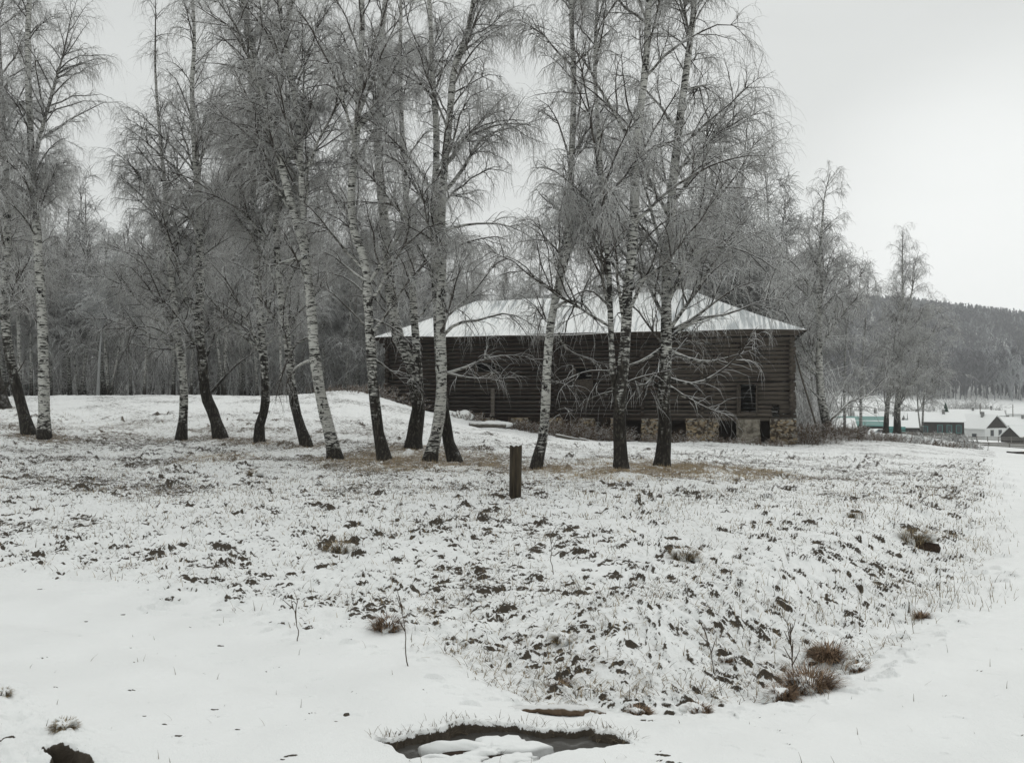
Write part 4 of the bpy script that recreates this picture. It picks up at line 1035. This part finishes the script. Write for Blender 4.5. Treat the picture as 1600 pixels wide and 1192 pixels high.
# openings on the front: (x0,x1,z0,z1)
OPEN = [(lx(1153), lx(1181), lz(1165, 648), lz(1165, 600)), (lx(1160), lx(1176), lz(1168, 562), lz(1168, 536)), (lx(1206), lx(1217), lz(1210, 652), lz(1210, 631)),
        (lx(745), lx(775), lz(760, 596), lz(760, 566)), (lx(900), lx(925), lz(910, 610), lz(910, 575))]
OPEN = [(min(a, b), max(a, b), c, d) for a, b, c, d in OPEN]
ext = .22
runs = []
for k in range(NL):
    z = ZB + lp * (k + .5); segs = [(-hl - ext, hl + ext)]
    for (a, b, c, d) in OPEN:
        if c < z < d:
            ns = []
            for (p, q) in segs:
                if b <= p or a >= q: ns.append((p, q)); continue
                if a > p: ns.append((p, a))
                if b < q: ns.append((b, q))
            segs = ns
    for (p, q) in segs: runs.append((z, p + rngb.normal() * .03, q + rngb.normal() * .03))
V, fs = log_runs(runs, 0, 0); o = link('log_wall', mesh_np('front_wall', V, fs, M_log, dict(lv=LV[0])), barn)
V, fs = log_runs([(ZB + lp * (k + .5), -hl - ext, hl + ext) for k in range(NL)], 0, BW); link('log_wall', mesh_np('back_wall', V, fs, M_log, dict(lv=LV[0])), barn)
for sx in (-1, 1):
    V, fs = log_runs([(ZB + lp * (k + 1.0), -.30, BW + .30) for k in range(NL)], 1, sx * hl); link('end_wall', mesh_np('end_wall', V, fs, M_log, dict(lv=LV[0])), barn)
# cross wall log ends showing on the front
for px in (1097, 975, 1004, 870, 700):
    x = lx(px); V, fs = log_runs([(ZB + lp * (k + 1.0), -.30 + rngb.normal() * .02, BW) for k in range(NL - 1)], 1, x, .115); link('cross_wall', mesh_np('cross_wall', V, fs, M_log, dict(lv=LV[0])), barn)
# corbelled eave logs and cornice boards
for k, (dy, z) in enumerate(((-.20, ZT - .36), (-.42, ZT - .12), (-.62, ZT + .06))):
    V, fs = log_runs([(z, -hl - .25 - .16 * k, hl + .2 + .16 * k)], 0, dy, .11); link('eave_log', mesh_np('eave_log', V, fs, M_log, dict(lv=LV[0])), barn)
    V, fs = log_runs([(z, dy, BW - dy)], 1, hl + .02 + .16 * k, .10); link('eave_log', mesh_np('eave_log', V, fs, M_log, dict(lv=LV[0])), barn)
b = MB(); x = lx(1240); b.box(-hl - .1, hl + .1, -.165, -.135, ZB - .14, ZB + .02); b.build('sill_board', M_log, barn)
b = MB(); b.box(-hl + .4, hl - .4, .5, BW - .5, ZB + .02, ZB + .12); b.build('floor_boards', M_plank, barn)
# window leaves and frames
def frame(a, b_, c, d, w=.07):
    f = MB(); f.box(a - w, a, -.17, .05, c - w, d + w).box(b_, b_ + w, -.17, .05, c - w, d + w).box(a, b_, -.17, .05, c - w, c).box(a, b_, -.17, .05, d, d + w); return f
for i in (0, 1, 3, 4):
    a, b_, c, d = OPEN[i]; fr = frame(a, b_, c, d).build('window', M_end, barn)
    s = MB()
    if i == 0: s.box(a, a + (b_ - a) * .16, -.02, .02, c, d).box(a + .1, b_, .02, .05, c, c + (d - c) * .10)
    elif i == 1: s.box(a, b_, .02, .06, c, d)
    else: s.box(a, b_, .04, .08, c, c + (d - c) * .5)
    s.build('shutter', M_end, fr)
# roof: hipped, hollow shell of four slopes with thickness, ridge sagging a little
ov = .78; rise = 2.95; ze = ZT + .12
def sag(x): return -.10 * math.exp(-((x + 1.5) / 3.2) ** 2) + .03 * math.sin(x * 1.3)
rx0 = -hl - ov + 5.0; rx1 = hl + ov - 6.5
nx = 60
yc_ = BW / 2
def roof_pt(u, v, side_):
    """front/back slope: u 0..1 along, v 0..1 eave->ridge"""
    xe = -hl - ov + (2 * (hl + ov)) * u; xr = rx0 + (rx1 - rx0) * u; x = xe * (1 - v) + xr * v
    y = (-ov) * (1 - v) + yc_ * v if side_ == 0 else (BW + ov) * (1 - v) + yc_ * v
    zr = ze + rise + .30 * (u - .5) + sag(xr)
    z = ze * (1 - v) + zr * v + (.045 * math.sin(u * 9 + 1) + .03 * math.sin(u * 23)) * (1 - v) - .10 * math.sin(v * math.pi) 
    return (x, y, z)
def sheet(f, nu, nv, th=.05):
    P = np.array([[f(i / nu, j / nv) for i in range(nu + 1)] for j in range(nv + 1)]); n1 = P.reshape(-1, 3); n2 = n1.copy(); n2[:, 2] -= th
    V = np.vstack([n1, n2]); I = np.arange((nu + 1) * (nv + 1)).reshape(nv + 1, nu + 1); m = len(n1)
    q = np.stack([I[:-1, :-1], I[:-1, 1:], I[1:, 1:], I[1:, :-1]], -1).reshape(-1, 4); q2 = q[:, ::-1] + m
    ed = []
    loop = list(I[0, :]) + list(I[1:, -1]) + list(I[-1, :-1][::-1]) + list(I[1:-1, 0][::-1])
    for a, b in zip(loop, loop[1:] + loop[:1]): ed.append((b, a, a + m, b + m))
    return V, np.vstack([q, q2, np.array(ed)]), len(q)
def roof_mesh(name, f, nu, nv):
    V, q, nq = sheet(f, nu, nv); mi = np.ones(len(q)); mi[:nq] = 0
    return mesh_np(name, V, [q], [M_roof, M_end], mi=mi, smooth=False)
link('roof_slope', roof_mesh('roof', lambda u, v: roof_pt(u, v, 0), 60, 10), barn)
link('roof_slope', roof_mesh('roof', lambda u, v: roof_pt(1 - u, v, 1), 60, 10), barn)
def hip(u, v, s):
    uu = 1.0 if s > 0 else 0.0
    A_ = np.array(roof_pt(uu, v, 0)); B_ = np.array(roof_pt(uu, v, 1)); A_, B_ = (A_, B_) if s > 0 else (B_, A_); return tuple(A_ * (1 - u) + B_ * u)
link('roof_hip', roof_mesh('hip', lambda u, v: hip(u, v * .999, 1), 20, 10), barn)
link('roof_hip', roof_mesh('hip', lambda u, v: hip(u, v * .999, -1), 20, 10), barn)
# standing seams
seams = MB(); 
for i in range(1, 60):
    x = -hl - ov + (2 * (hl + ov)) * i / 60
    vmax = 1.0
    if x < rx0: vmax = (x + hl + ov) / (rx0 + hl + ov)
    if x > rx1: vmax = (hl + ov - x) / (hl + ov - rx1)
    vmax = max(.05, min(1, vmax)) * .97
    def pt(v):
        # find u so that the x on the slope stays x
        xe0, xe1 = -hl - ov, hl + ov; xa = xe0 * (1 - v) + rx0 * v; xb = xe1 * (1 - v) + rx1 * v; u = (x - xa) / (xb - xa); return roof_pt(min(max(u, 0), 1), v, 0)
    for k in range(4):
        p0, p1 = pt(vmax * k / 4), pt(vmax * (k + 1) / 4)
        seams.hull([(p0[0] - .012, p0[1], p0[2]), (p0[0] + .012, p0[1], p0[2]), (p0[0] + .012, p0[1], p0[2] + .025), (p0[0] - .012, p0[1], p0[2] + .025)],
                   [(p1[0] - .012, p1[1], p1[2]), (p1[0] + .012, p1[1], p1[2]), (p1[0] + .012, p1[1], p1[2] + .025), (p1[0] - .012, p1[1], p1[2] + .025)])
tag(seams.build('roof_seam', M_roof, barn), kind='stuff')
# stone footing: irregular piers
def pier(xa, xb, z0, z1, y0, y1, seed, mat=M_stone):
    nxp, nzp = max(3, int((xb - xa) / .16)), max(4, int((z1 - z0) / .11)); rng = np.random.default_rng(seed)
    V, Q = [], []
    per = []
    for k in range(nzp + 1):
        z = z0 + (z1 - z0) * k / nzp; ring_ = []
        for i in range(nxp): ring_.append((xa + (xb - xa) * i / nxp, y0))
        for i in range(4): ring_.append((xb, y0 + (y1 - y0) * i / 4))
        for i in range(nxp): ring_.append((xb - (xb - xa) * i / nxp, y1))
        for i in range(4): ring_.append((xa, y1 - (y1 - y0) * i / 4))
        row_j = (k // 2)
        for (x, y) in ring_:
            n_ = (float(vnoise(x * 3.3 + row_j * 5.3, z * 3.5 + y * 2, seed)) - .5) * .15 + (float(vnoise(x * 11, z * 11 + y, seed + 1)) - .5) * .06
            cxm, cym = (xa + xb) / 2, (y0 + y1) / 2; g = 1 + n_ * (1.3 if k % 2 else .7) + (.06 if k < 2 else 0)
            V.append((cxm + (x - cxm) * g, cym + (y - cym) * (g if y < cym else 1), z + (float(vnoise(x * 6, y * 6 + k, seed)) - .5) * .05))
        per = len(ring_)
    for k in range(nzp):
        for i in range(per): Q.append((k * per + i, k * per + (i + 1) % per, (k + 1) * per + (i + 1) % per, (k + 1) * per + i))
    n = len(V); V.append(((xa + xb) / 2, (y0 + y1) / 2, z1)); T = [(nzp * per + i, nzp * per + (i + 1) % per, n) for i in range(per)]
    return mesh_np('pier', np.array(V), [np.array(Q), np.array(T)], mat, smooth=False)
for i, (pa, pb, mt) in enumerate(((1203, 1242, M_stone), (1150, 1187, M_plaster), (1072, 1123, M_stone), (1003, 1032, M_stone), (955, 975, M_stone), (905, 930, M_stone), (855, 880, M_stone), (800, 826, M_stone), (745, 775, M_stone), (690, 715, M_stone), (622, 660, M_stone))):
    xa, xb = sorted((lx(pa), lx(pb)))
    if i == 0: xb = hl + .25
    wx = mid + np.array((math.cos(rz), math.sin(rz))) * (xa + xb) / 2; zg = float(tz(wx[0], wx[1]))
    link('stone_pier', pier(xa, xb, zg - .5, ZB - .06, -.28, .45, 50 + i, mt), barn)
b = MB(); b.box(-hl, hl - .2, 1.6, 1.9, -1.6, ZB - .02); b.box(-hl, hl - .2, BW - .3, BW, -1.6, ZB - .02); b.build('foundation_wall', M_earth, barn)
# pale frame post on the left part of the front
b = MB(); x = lx(772); b.box(x - .11, x + .11, -.34, -.2, lz(772, 650), lz(772, 607)); b.build('door_post', M_plank, barn)

# leaning pole at the right corner
def pole(name, a, b_, r, mat, label, cat, group=None, S=8):
    a = np.array(a, float); b_ = np.array(b_, float); K = 8; P = a[None] * (1 - np.linspace(0, 1, K)[:, None]) + b_[None] * np.linspace(0, 1, K)[:, None]
    P[:, 0] += .02 * np.sin(np.arange(K)); org = a.copy(); P = P - org
    V, q = tubes(P[None], np.linspace(r, r * .75, K)[None], S); tr = np.vstack([np.c_[(np.arange(S) + 1) % S, np.arange(S), np.full(S, len(V))], np.c_[(K - 1) * S + np.arange(S), (K - 1) * S + (np.arange(S) + 1) % S, np.full(S, len(V) + 1)]])
    V = np.vstack([V, P[0], P[-1]]); o = link(name, mesh_np(name, V, [q, tr], mat)); o.location = org; tag(o, label, cat, group); return o
gp = G(1283, 44.2); pole('leaning_pole', (gp[0], gp[1], gp[2] - .2), Wp(1239, 540, 43.9), .06, M_plank, 'long snowy pole leaning against the right corner of the barn', 'pole')
# timbers lying by the left end and planks in front
def lying(px0, py0, px1, py1, d0, d1, r, label, cat='log', name='fallen_log', mat=M_plank, group='old timber lying by the barn'):
    pole(name, Wp(px0, py0, d0), Wp(px1, py1, d1), r, mat, label, cat, group)
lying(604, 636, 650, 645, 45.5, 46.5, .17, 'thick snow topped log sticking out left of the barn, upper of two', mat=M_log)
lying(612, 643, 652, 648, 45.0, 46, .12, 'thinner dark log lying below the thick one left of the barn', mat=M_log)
lying(655, 655, 688, 650, 44, 44.5, .16, 'reddish log behind the crossed birches at the left of the barn', mat=M_red)
lying(733, 664, 790, 665, 42, 42.5, .14, 'dark log under a line of snow before the left part of the barn', mat=M_plank)
lying(868, 680, 910, 688, 42, 42, .10, 'left one of two thin poles lying on the slope before the barn')
lying(905, 686, 940, 694, 41, 41, .10, 'right one of two thin poles lying on the slope before the barn')
# snow heaps by the wall
for i, (px, d, w, h, lb) in enumerate(((715, 46.3, 1.0, .5, 'rounded heap of snow against the left part of the barn wall'), (765, 45.6, 1.3, .35, 'low long heap of snow behind the dark log before the barn'))):
    g = G(px, d); o = link('snow_heap', blob(0, 0, 0, w, w * .7, h, 5 + i, 0, M_snow)); o.location = (g[0], g[1], g[2] - .05); tag(o, lb, 'snow heap', 'snow heaps near the barn')

# shrubs and weeds by the footing
def shrub(px, d, w, h, n, label, seed, mat=M_brush, r=.014):
    rng = np.random.default_rng(seed); g = G(px, d)
    X = rng.normal(size=n) * w * .38; Y = rng.normal(size=n) * w * .25; D = nrm(np.c_[rng.normal(size=n) * .5 + X / w, rng.normal(size=n) * .4, np.ones(n)]); K = 4; P = np.empty((n, K, 3)); P[:, 0] = np.c_[X, Y, np.full(n, -.1)]
    L = h * rng.uniform(.5, 1.15, n)
    for k in range(1, K): D = nrm(D + rng.normal(size=(n, 3)) * .2); P[:, k] = P[:, k - 1] + D * (L / (K - 1))[:, None]
    R = r * np.linspace(1, .4, K)[None] * rng.uniform(.6, 1.2, n)[:, None]
    P2_, R2_, _ = grow(rng, P, R, n * 10, (.2, 1), (20, 80), lambda t, s, m: s * .3 * rng.uniform(.4, 1.2, m), 3, np.array([0, -.15]), .25, .6, r * .45)
    V1, q1 = tubes(P, R, 3); V2, q2 = tubes(P2_, R2_, 3); o = link('shrub', mesh_np('shrub', np.concatenate([V1, V2]), [np.concatenate([q1, q2 + len(V1)])], mat)); o.location = g; tag(o, label, 'shrub', 'bare shrubs around the barn')
shrub(885, 44.8, 2.2, 1.1, 170, 'reddish brown brush before the barn just right of the slender bending birch', 1)
shrub(925, 44.5, 1.9, .9, 150, 'snow flecked brush between the brown brush and the black forked birch', 2)
shrub(830, 45.4, 1.7, .7, 110, 'low dark brush before the barn left of the slender bending birch', 3)
shrub(960, 44.0, 1.6, .9, 110, 'dark brush at the wall foot behind the black forked birch', 11)
shrub(800, 46.0, 1.8, .6, 110, 'low snowy brush before the barn behind the wooden post', 12)
shrub(1020, 43.6, 1.4, .6, 70, 'thin weeds before the leftmost visible stone pier', 13)
shrub(1140, 42.9, 1.5, .5, 70, 'thin weeds before the dark gap left of the pale pier', 14)
shrub(1200, 42.4, 1.4, .5, 60, 'thin weeds before the gap left of the right corner pier', 15)
shrub(1375, 49, 2.2, .6, 120, 'low snowy weeds on the brow left of the airy birch', 16)
shrub(1470, 52, 2.4, .5, 110, 'low weeds on the brow right of the airy birch', 17)
shrub(555, 45, 3.0, .5, 150, 'wide patch of low frosted weeds on the snowy rise behind the tall lone birch', 19)
shrub(640, 47, 1.6, .5, 90, 'low weeds under the logs at the left end of the barn', 20)
shrub(720, 46.2, 2.0, .5, 100, 'low weeds around the heap of snow by the barn wall', 21)
shrub(600, 46, 2.0, .5, 110, 'low weeds on the rise just left of the barn', 18)
shrub(1058, 42.5, 1.2, .7, 70, 'small weeds in the dark gap between the stone piers', 4)
shrub(1265, 43.6, 1.7, 1.25, 130, 'bare brown brush beside the right stone corner of the barn', 5)
shrub(1300, 45.5, 2.3, 1.1, 170, 'brown brush around the foot of the lone birch right of the barn', 6)
shrub(1335, 47, 2.0, .8, 140, 'brown snowy brush on the brow below the turquoise roof', 7)
shrub(1255, 52, 1.5, 3.0, 40, 'tall thin saplings at the right corner of the barn', 8, M_twig)
shrub(1425, 60, 3.0, 1.0, 120, 'low grey brush on the brow below the dark log house', 9, M_twigfar)

# ------------------------------------------------------------------ village
def house(label, px, d, L, Wd, hw_, hr, yaw, wall, roof, gable, cat='house', name='house', wins=(), over=.35, zoff=0.0, py=None, group='houses of the village below'):
    """ridge along local x, origin at the middle of the floor plan"""
    g = Wp(px, py, d) if py else G(px, d)
    root = empty(name, (g[0], g[1], g[2] + zoff), yaw); tag(root, label, cat, group)
    b = MB(); b.box(-L / 2, L / 2, -Wd / 2, Wd / 2, -1.5, hw_); b.build('wall', wall, root)
    for s in (-1, 1):
        x0, x1 = (L / 2 - .12, L / 2 + .01) if s > 0 else (-L / 2 - .01, -L / 2 + .12)
        b = MB(); b.hull([(x0, -Wd / 2, hw_), (x0, Wd / 2, hw_), (x0, 0, hw_ + hr)], [(x1, -Wd / 2, hw_), (x1, Wd / 2, hw_), (x1, 0, hw_ + hr)]); b.build('gable', gable, root)
    rb = MB(); t = .16; k = hr / (Wd / 2)
    for s in (-1, 1):
        e0 = (Wd / 2 + over) * s; z0 = hw_ - over * k
        prof = [(e0, z0), (0, hw_ + hr), (0, hw_ + hr + t * 1.3), (e0, z0 + t)]
        rb.hull([(-L / 2 - over, y, z) for y, z in prof], [(L / 2 + over, y, z) for y, z in prof])
    r = rb.build('roof', roof, root)
    if cat == 'house' and L > 4: c_ = MB(); c_.box(L * .12, L * .12 + .55, -.9, -.35, hw_ + hr * .4, hw_ + hr + .75).box(L * .12 - .04, L * .12 + .59, -.94, -.31, hw_ + hr + .75, hw_ + hr + .9, 1); c_.build('chimney', [M_hutgrey, M_snow], r)
    for (face, u, z0, w, h) in wins:     # face 'x+','y-'
        f = MB(); q = MB(); fm = M_teal if 'teal' in label or 'log house' in label else M_hutgrey
        if face == 'x': f.box(L / 2, L / 2 + .05, u - w / 2 - .12, u + w / 2 + .12, z0 - .12, z0 + h + .12); q.box(L / 2 + .05, L / 2 + .07, u - w / 2, u + w / 2, z0, z0 + h)
        elif face == 'X': f.box(-L / 2 - .05, -L / 2, u - w / 2 - .12, u + w / 2 + .12, z0 - .12, z0 + h + .12); q.box(-L / 2 - .07, -L / 2 - .05, u - w / 2, u + w / 2, z0, z0 + h)
        else: f.box(u - w / 2 - .12, u + w / 2 + .12, -Wd / 2 - .05, -Wd / 2, z0 - .12, z0 + h + .12); q.box(u - w / 2, u + w / 2, -Wd / 2 - .07, -Wd / 2 - .05, z0, z0 + h)
        wo_ = f.build('window', fm, root); q.build('pane', M_glass, wo_)
    return root
# white house: long side toward camera-left, gable toward camera-right
house('white walled house with a snowy gable roof and dark gable', 1531, 185, 8.4, 7.0, 2.4, 2.9, math.radians(-70), M_white, M_snow, M_hut, py=684, wins=(('x', -1.3, .7, .8, 1.2), ('x', 1.2, .7, .8, 1.2), ('y', 1.5, .3, 1.0, .7)))
house('dark log house with a long snowy roof, left of the white house', 1462, 178, 10.5, 7, 3.2, 1.8, math.radians(-24), M_hut, M_snow, M_hut, py=680, wins=(('y', 0.6, .8, .8, 1.5), ('y', 2.4, .8, .8, 1.5), ('y', 4.2, .8, .8, 1.5), ('y', -2.2, .6, .7, 1.4)))
house('grey house with a turquoise lower wall at the right edge, behind the dark shed', 1588, 205, 9, 7, 3.2, 1.8, math.radians(-26), M_hutgrey, M_snow, M_hut, py=683, wins=(('y', -2, .5, 1.0, 1.4),))
house('small dark gabled shed at the right edge of the photo', 1590, 165, 4.2, 4.2, 1.2, 1.9, math.radians(22), M_hut, M_snow, M_hut, 'shed', 'shed', py=690)
house('low house with a teal and red roof line behind the white house', 1510, 225, 11, 6, 3.6, 1.4, math.radians(-26), M_white, M_snow, M_teal, py=668)
house('small white shed behind the white house to the right', 1552, 240, 5, 5, 3.0, 1.2, math.radians(-24), M_white, M_snow, M_hut, 'shed', 'shed', py=664)
house('far low snowy roof at the right edge among the orchards', 1598, 250, 8, 6, 3.4, 1.4, math.radians(-30), M_white, M_snow, M_hutgrey, py=663)
house('long shed with a turquoise tin roof half under snow, right of the lone birch', 1340, 135, 8.2, 6, 2.2, 1.25, math.radians(-20), M_hut, M_teal_roof, M_teal, 'shed', 'shed', py=684)
house('pale fenced outbuilding with a snow roof behind the lone birch', 1305, 128, 5.2, 5, 2.0, 1.2, math.radians(-16), M_white, M_snow, M_hutgrey, 'shed', 'outbuilding', py=686)
house('shed with a plain snow roof between the barn corner and the lone birch', 1262, 132, 5.2, 4.6, 1.3, 1.3, math.radians(-18), M_hutgrey, M_snow, M_hutgrey, 'shed', 'shed', py=686)
house('low dark shed left of the dark log house', 1410, 172, 6.5, 5, 2.0, 1.2, math.radians(-22), M_hut, M_snow, M_hut, 'shed', 'shed', py=681)
for i, (px, py, d, L, wd, hh, rr_, yaw, w_, r_, g_, lb) in enumerate((
    (1425, 668, 200, 6, 5, 2.4, 1.5, -20, M_teal, M_snow, M_hut, 'small teal house with a snow roof behind the dark log house, to its left'),
    (1392, 672, 190, 5, 5, 2.2, 1.4, -40, M_hutgrey, M_snow, M_hut, 'small grey house behind the stems of the airy birch'),
    (1360, 668, 185, 6, 5, 2.2, 1.4, -20, M_hut, M_snow, M_hut, 'dark low house behind the turquoise roof to its right'),
    (1300, 668, 185, 6, 5, 2.0, 1.3, -20, M_hutgrey, M_snow, M_hut, 'grey low house beyond the outbuilding right of the barn'),
    (1572, 672, 215, 4.5, 4, 2.0, 1.3, -60, M_teal, M_snow, M_hut, 'little teal shed between the white house and the right edge'),
    (1498, 660, 250, 6, 5, 2.4, 1.5, -10, M_hutgrey, M_snow, M_teal, 'far grey house above the dark log house roof'),
    (1545, 656, 270, 6, 5, 2.4, 1.5, -50, M_hut, M_snow, M_hut, 'farthest dark house above the white house roof'),
    (1455, 658, 260, 5, 5, 2.2, 1.5, -30, M_white, M_snow, M_hutgrey, 'far white house left of the spruce'))):
    house(lb, px, d, L, wd, hh, rr_, math.radians(yaw), w_, r_, g_, 'house', 'house', py=py, wins=(('y', -1.2, .7, .7, 1.0), ('y', 1.0, .7, .7, 1.0)))
# snow sheet on the teal shed is a slab of its own
g = Wp(1342, 684, 135); b = MB(); L = 7.4
b.hull([(-L / 2, -.3, 3.38), (-L / 2, -1.6, 2.86), (-L / 2, -1.6, 2.98), (-L / 2, -.3, 3.5)], [(L / 2, -.3, 3.38), (L / 2 + .2, -1.9, 2.74), (L / 2 + .2, -1.9, 2.86), (L / 2, -.3, 3.5)])
o = b.build('roof_snow', M_snow); o.location = (g[0], g[1], g[2] + .02); o.rotation_euler = (0, 0, math.radians(-20)); tag(o, 'strip of snow left lying on the turquoise shed roof', 'snow')
# houses seen through the wood on the left
house('pale green shed showing at the far left edge between the trunks', 6, 72, 3.4, 4, 1.6, 1.0, math.radians(60), flat('pale_green', (.25, .30, .27), (.32, .37, .34)), M_snow, M_hutgrey, 'shed', 'shed', py=624, group='buildings glimpsed through the left wood')
house('building with a bright snowy roof behind the two leftmost birches', 44, 95, 5.2, 5, 1.7, 1.6, math.radians(0), M_hutgrey, M_snow, M_hutgrey, 'building', 'house', py=627, group='buildings glimpsed through the left wood')
house('small hut with a snowy gable glimpsed among the trunks of the left wood', 194, 110, 2.6, 2.2, 1.1, .7, math.radians(80), M_hutgrey, M_snow, M_hutgrey, 'hut', 'hut', py=624, group='buildings glimpsed through the left wood')
# spruce
g = Wp(1478, 668, 196); rng = np.random.default_rng(6); root = empty('spruce_tree', g); tag(root, 'small dark green spruce standing behind the dark log house', 'spruce')
P = np.zeros((1, 6, 3)); P[0, :, 2] = np.linspace(-1, 6.0, 6); R = np.linspace(.16, .02, 6)[None]; V, q = tubes(P, R, 6); link('trunk', mesh_np('trunk', V, [q], M_end), root)
P2_, R2_, _ = grow(rng, P, R, 1400, (.15, 1), (75, 115), lambda t, s, n: 1.9 * (1.05 - t) * rng.uniform(.6, 1.1, n), 3, np.array([-.1, .05]), .08, .5, .05); V, q = tubes(P2_, R2_ * 1.6, 3); link('crown', mesh_np('crown', V, [q], M_spruce), root)
# car behind the brow
def car(px, py, d, label):
    g = Wp(px, py, d); root = empty('parked_car', g, math.radians(20)); tag(root, label, 'car')
    b = MB(); prof = [(-1.9, .35), (1.9, .35), (1.95, .75), (1.1, .9), (.6, 1.4), (-.9, 1.42), (-1.6, .95), (-1.95, .85)]
    b.hull([(x, -.8, z) for x, z in prof], [(x, .8, z) for x, z in prof]); b.build('body', M_car, root, bevel=.06)
    w = MB(); w.hull([(x, -.815, z) for x, z in ((.95, .92), (.5, 1.33), (-.85, 1.34), (-1.3, .95))], [(x, -.803, z) for x, z in ((.95, .92), (.5, 1.33), (-.85, 1.34), (-1.3, .95))]); w.build('window', M_glass, root)
    for x in (-1.2, 1.2):
        for y in (-.82, .82):
            P = np.zeros((1, 4, 3)); P[0, :, 1] = np.array([-.1, -.09, .09, .1]); V, q = tubes(P, np.array([[.2, .32, .32, .2]]), 14); o = link('wheel', mesh_np('wheel', V, [q], M_end), root); o.location = (x, y, .32)
car(1373, 684, 125, 'small pale car parked behind the brow below the airy birch')
# fences
def fence(label, pts, hgt, step_, mat, slats=3, plank=False, pr=.06):
    root = None; P = [np.array(p) for p in pts]; root = empty('fence', P[0]); tag(root, label, 'fence', 'fences of the village')
    post = MB(); rail = MB(); 
    for a, b in zip(P[:-1], P[1:]):
        n = max(1, int(np.linalg.norm((b - a)[:2]) / step_))
        for i in range(n):
            p = a + (b - a) * i / n - P[0]; q = a + (b - a) * (i + 1) / n - P[0]
            post.box(p[0] - pr, p[0] + pr, p[1] - pr, p[1] + pr, p[2] - .4, p[2] + hgt + .1)
            dv = (q - p); dn = np.array((-dv[1], dv[0], 0)); dn = dn / np.linalg.norm(dn) * .02
            for k in range(slats):
                z = hgt * (k + .75) / slats; w = hgt / slats * (.42 if plank else .2)
                rail.hull([tuple(p + np.array((0, 0, z - w)) - dn), tuple(p + np.array((0, 0, z - w)) + dn), tuple(p + np.array((0, 0, z + w)) + dn), tuple(p + np.array((0, 0, z + w)) - dn)],
                          [tuple(q + np.array((0, 0, z - w)) - dn), tuple(q + np.array((0, 0, z - w)) + dn), tuple(q + np.array((0, 0, z + w)) + dn), tuple(q + np.array((0, 0, z + w)) - dn)])
    post.build('post', mat, root); rail.build('rail', mat, root)
fence('grey plank fence below the dark log house', [Wp(1398, 684, 150), Wp(1440, 686, 150), Wp(1492, 687, 152)], 1.2, 2.2, M_fence, 3, True)
fence('thin fence running before the white house', [Wp(1492, 688, 158), Wp(1560, 689, 160), Wp(1620, 689, 162)], .8, 2.5, M_fence, 2)
fence('long dark rail fence across the field before the white house', [Wp(1493, 701, 112), Wp(1545, 704, 112), Wp(1610, 705, 112)], 1.1, 2.0, M_fence, 4, True)
fence('teal board fence beyond the brow, left of the dark log house', [Wp(1375, 678, 165), Wp(1415, 679, 165)], 1.5, 2.0, M_teal, 2, True)
fence('teal fence below the grey house at the right edge', [Wp(1560, 682, 195), Wp(1600, 683, 195)], 1.6, 2.0, M_teal, 2, True)
fence('pale board fence beside the turquoise shed', [Wp(1283, 684, 118), Wp(1325, 684, 118)], 1.3, 1.6, M_white, 2, True)
# stacked timber box at the right edge
g = Wp(1592, 716, 62); root = empty('timber_stack', g, math.radians(4)); tag(root, 'dark red brown timber stack lying by the road at the right edge', 'timber stack')
for k in range(3): b = MB(); b.box(-.8, .8, -.3, .3, .02 + .18 * k, .19 + .18 * k); b.build('beam', M_red if k == 1 else M_hut, root, bevel=.02)
# hedge of brush along the diagonal fence
for i, (px, d, lb) in enumerate(((1480, 100, 'upper brush clump at the corner of the long rail fence'), (1492, 88, 'middle brush clump at the corner of the long rail fence'), (1505, 78, 'lower brush clump at the corner of the long rail fence'), (1518, 72, 'last brush clump below the long rail fence'))):
    shrub(px, d, 1.6, 1.0, 60, lb, 40 + i, M_twigfar, .03)
# bare orchard bushes beyond the houses
for i, (px, d, h, lb) in enumerate(((1505, 262, 7, 'bare rounded orchard bush right of the spruce'), (1518, 268, 8, 'reddish bare orchard tree behind the white house'), (1440, 240, 6, 'bare orchard bush behind the dark log house'), (1395, 230, 6.5, 'bare bush behind the airy birch'), (1560, 262, 4, 'low bush right of the orchard tree'),
    (1350, 210, 6, 'bare bush behind the turquoise shed'), (1280, 200, 6, 'bare bush behind the lone birch'), (1420, 215, 5, 'second bare orchard bush behind the dark log house'), (1320, 230, 5, 'bare bush on the field left of the airy birch'))):
    shrub(px, d, h * 1.1, h * .85, 130, lb, 60 + i, M_twigfar, .05)
# pole in the village
for i, (px, py, d, h, lb) in enumerate(((1532, 668, 215, 7, 'utility pole behind the white house'), (1330, 680, 140, 6.5, 'utility pole behind the turquoise shed'), (1583, 668, 230, 7, 'utility pole near the right edge among the roofs'))):
    g = Wp(px, py, d); pole('utility_pole', (g[0], g[1], g[2] - .5), (g[0], g[1], g[2] + h), .13, M_fence, lb, 'pole', 'utility poles')

# ------------------------------------------------------------------ haze
HAZE = True
if HAZE:
    b = MB(); b.box(-4200, 4200, -60, 3600, -40, 150)
    zmin = float(ZZ2.min()); zmax = float(ZZ2.max())
    for i, v in enumerate(b.v): b.v[i] = (v[0], v[1], (zmin - 1.5) if v[2] < 0 else max(zmax, 60) + 30)
    mh = bpy.data.materials.new('haze'); mh.use_nodes = True; t = mh.node_tree; t.nodes.clear()
    pv = t.nodes.new('ShaderNodeVolumePrincipled'); pv.inputs['Color'].default_value = (.93, .95, .97, 1); pv.inputs['Density'].default_value = .00032; pv.inputs['Anisotropy'].default_value = 0
    om = t.nodes.new('ShaderNodeOutputMaterial'); t.links.new(pv.outputs[0], om.inputs['Volume'])
    o = b.build('haze', mh); tag(o, 'thin pale winter haze', 'haze', kind='stuff')
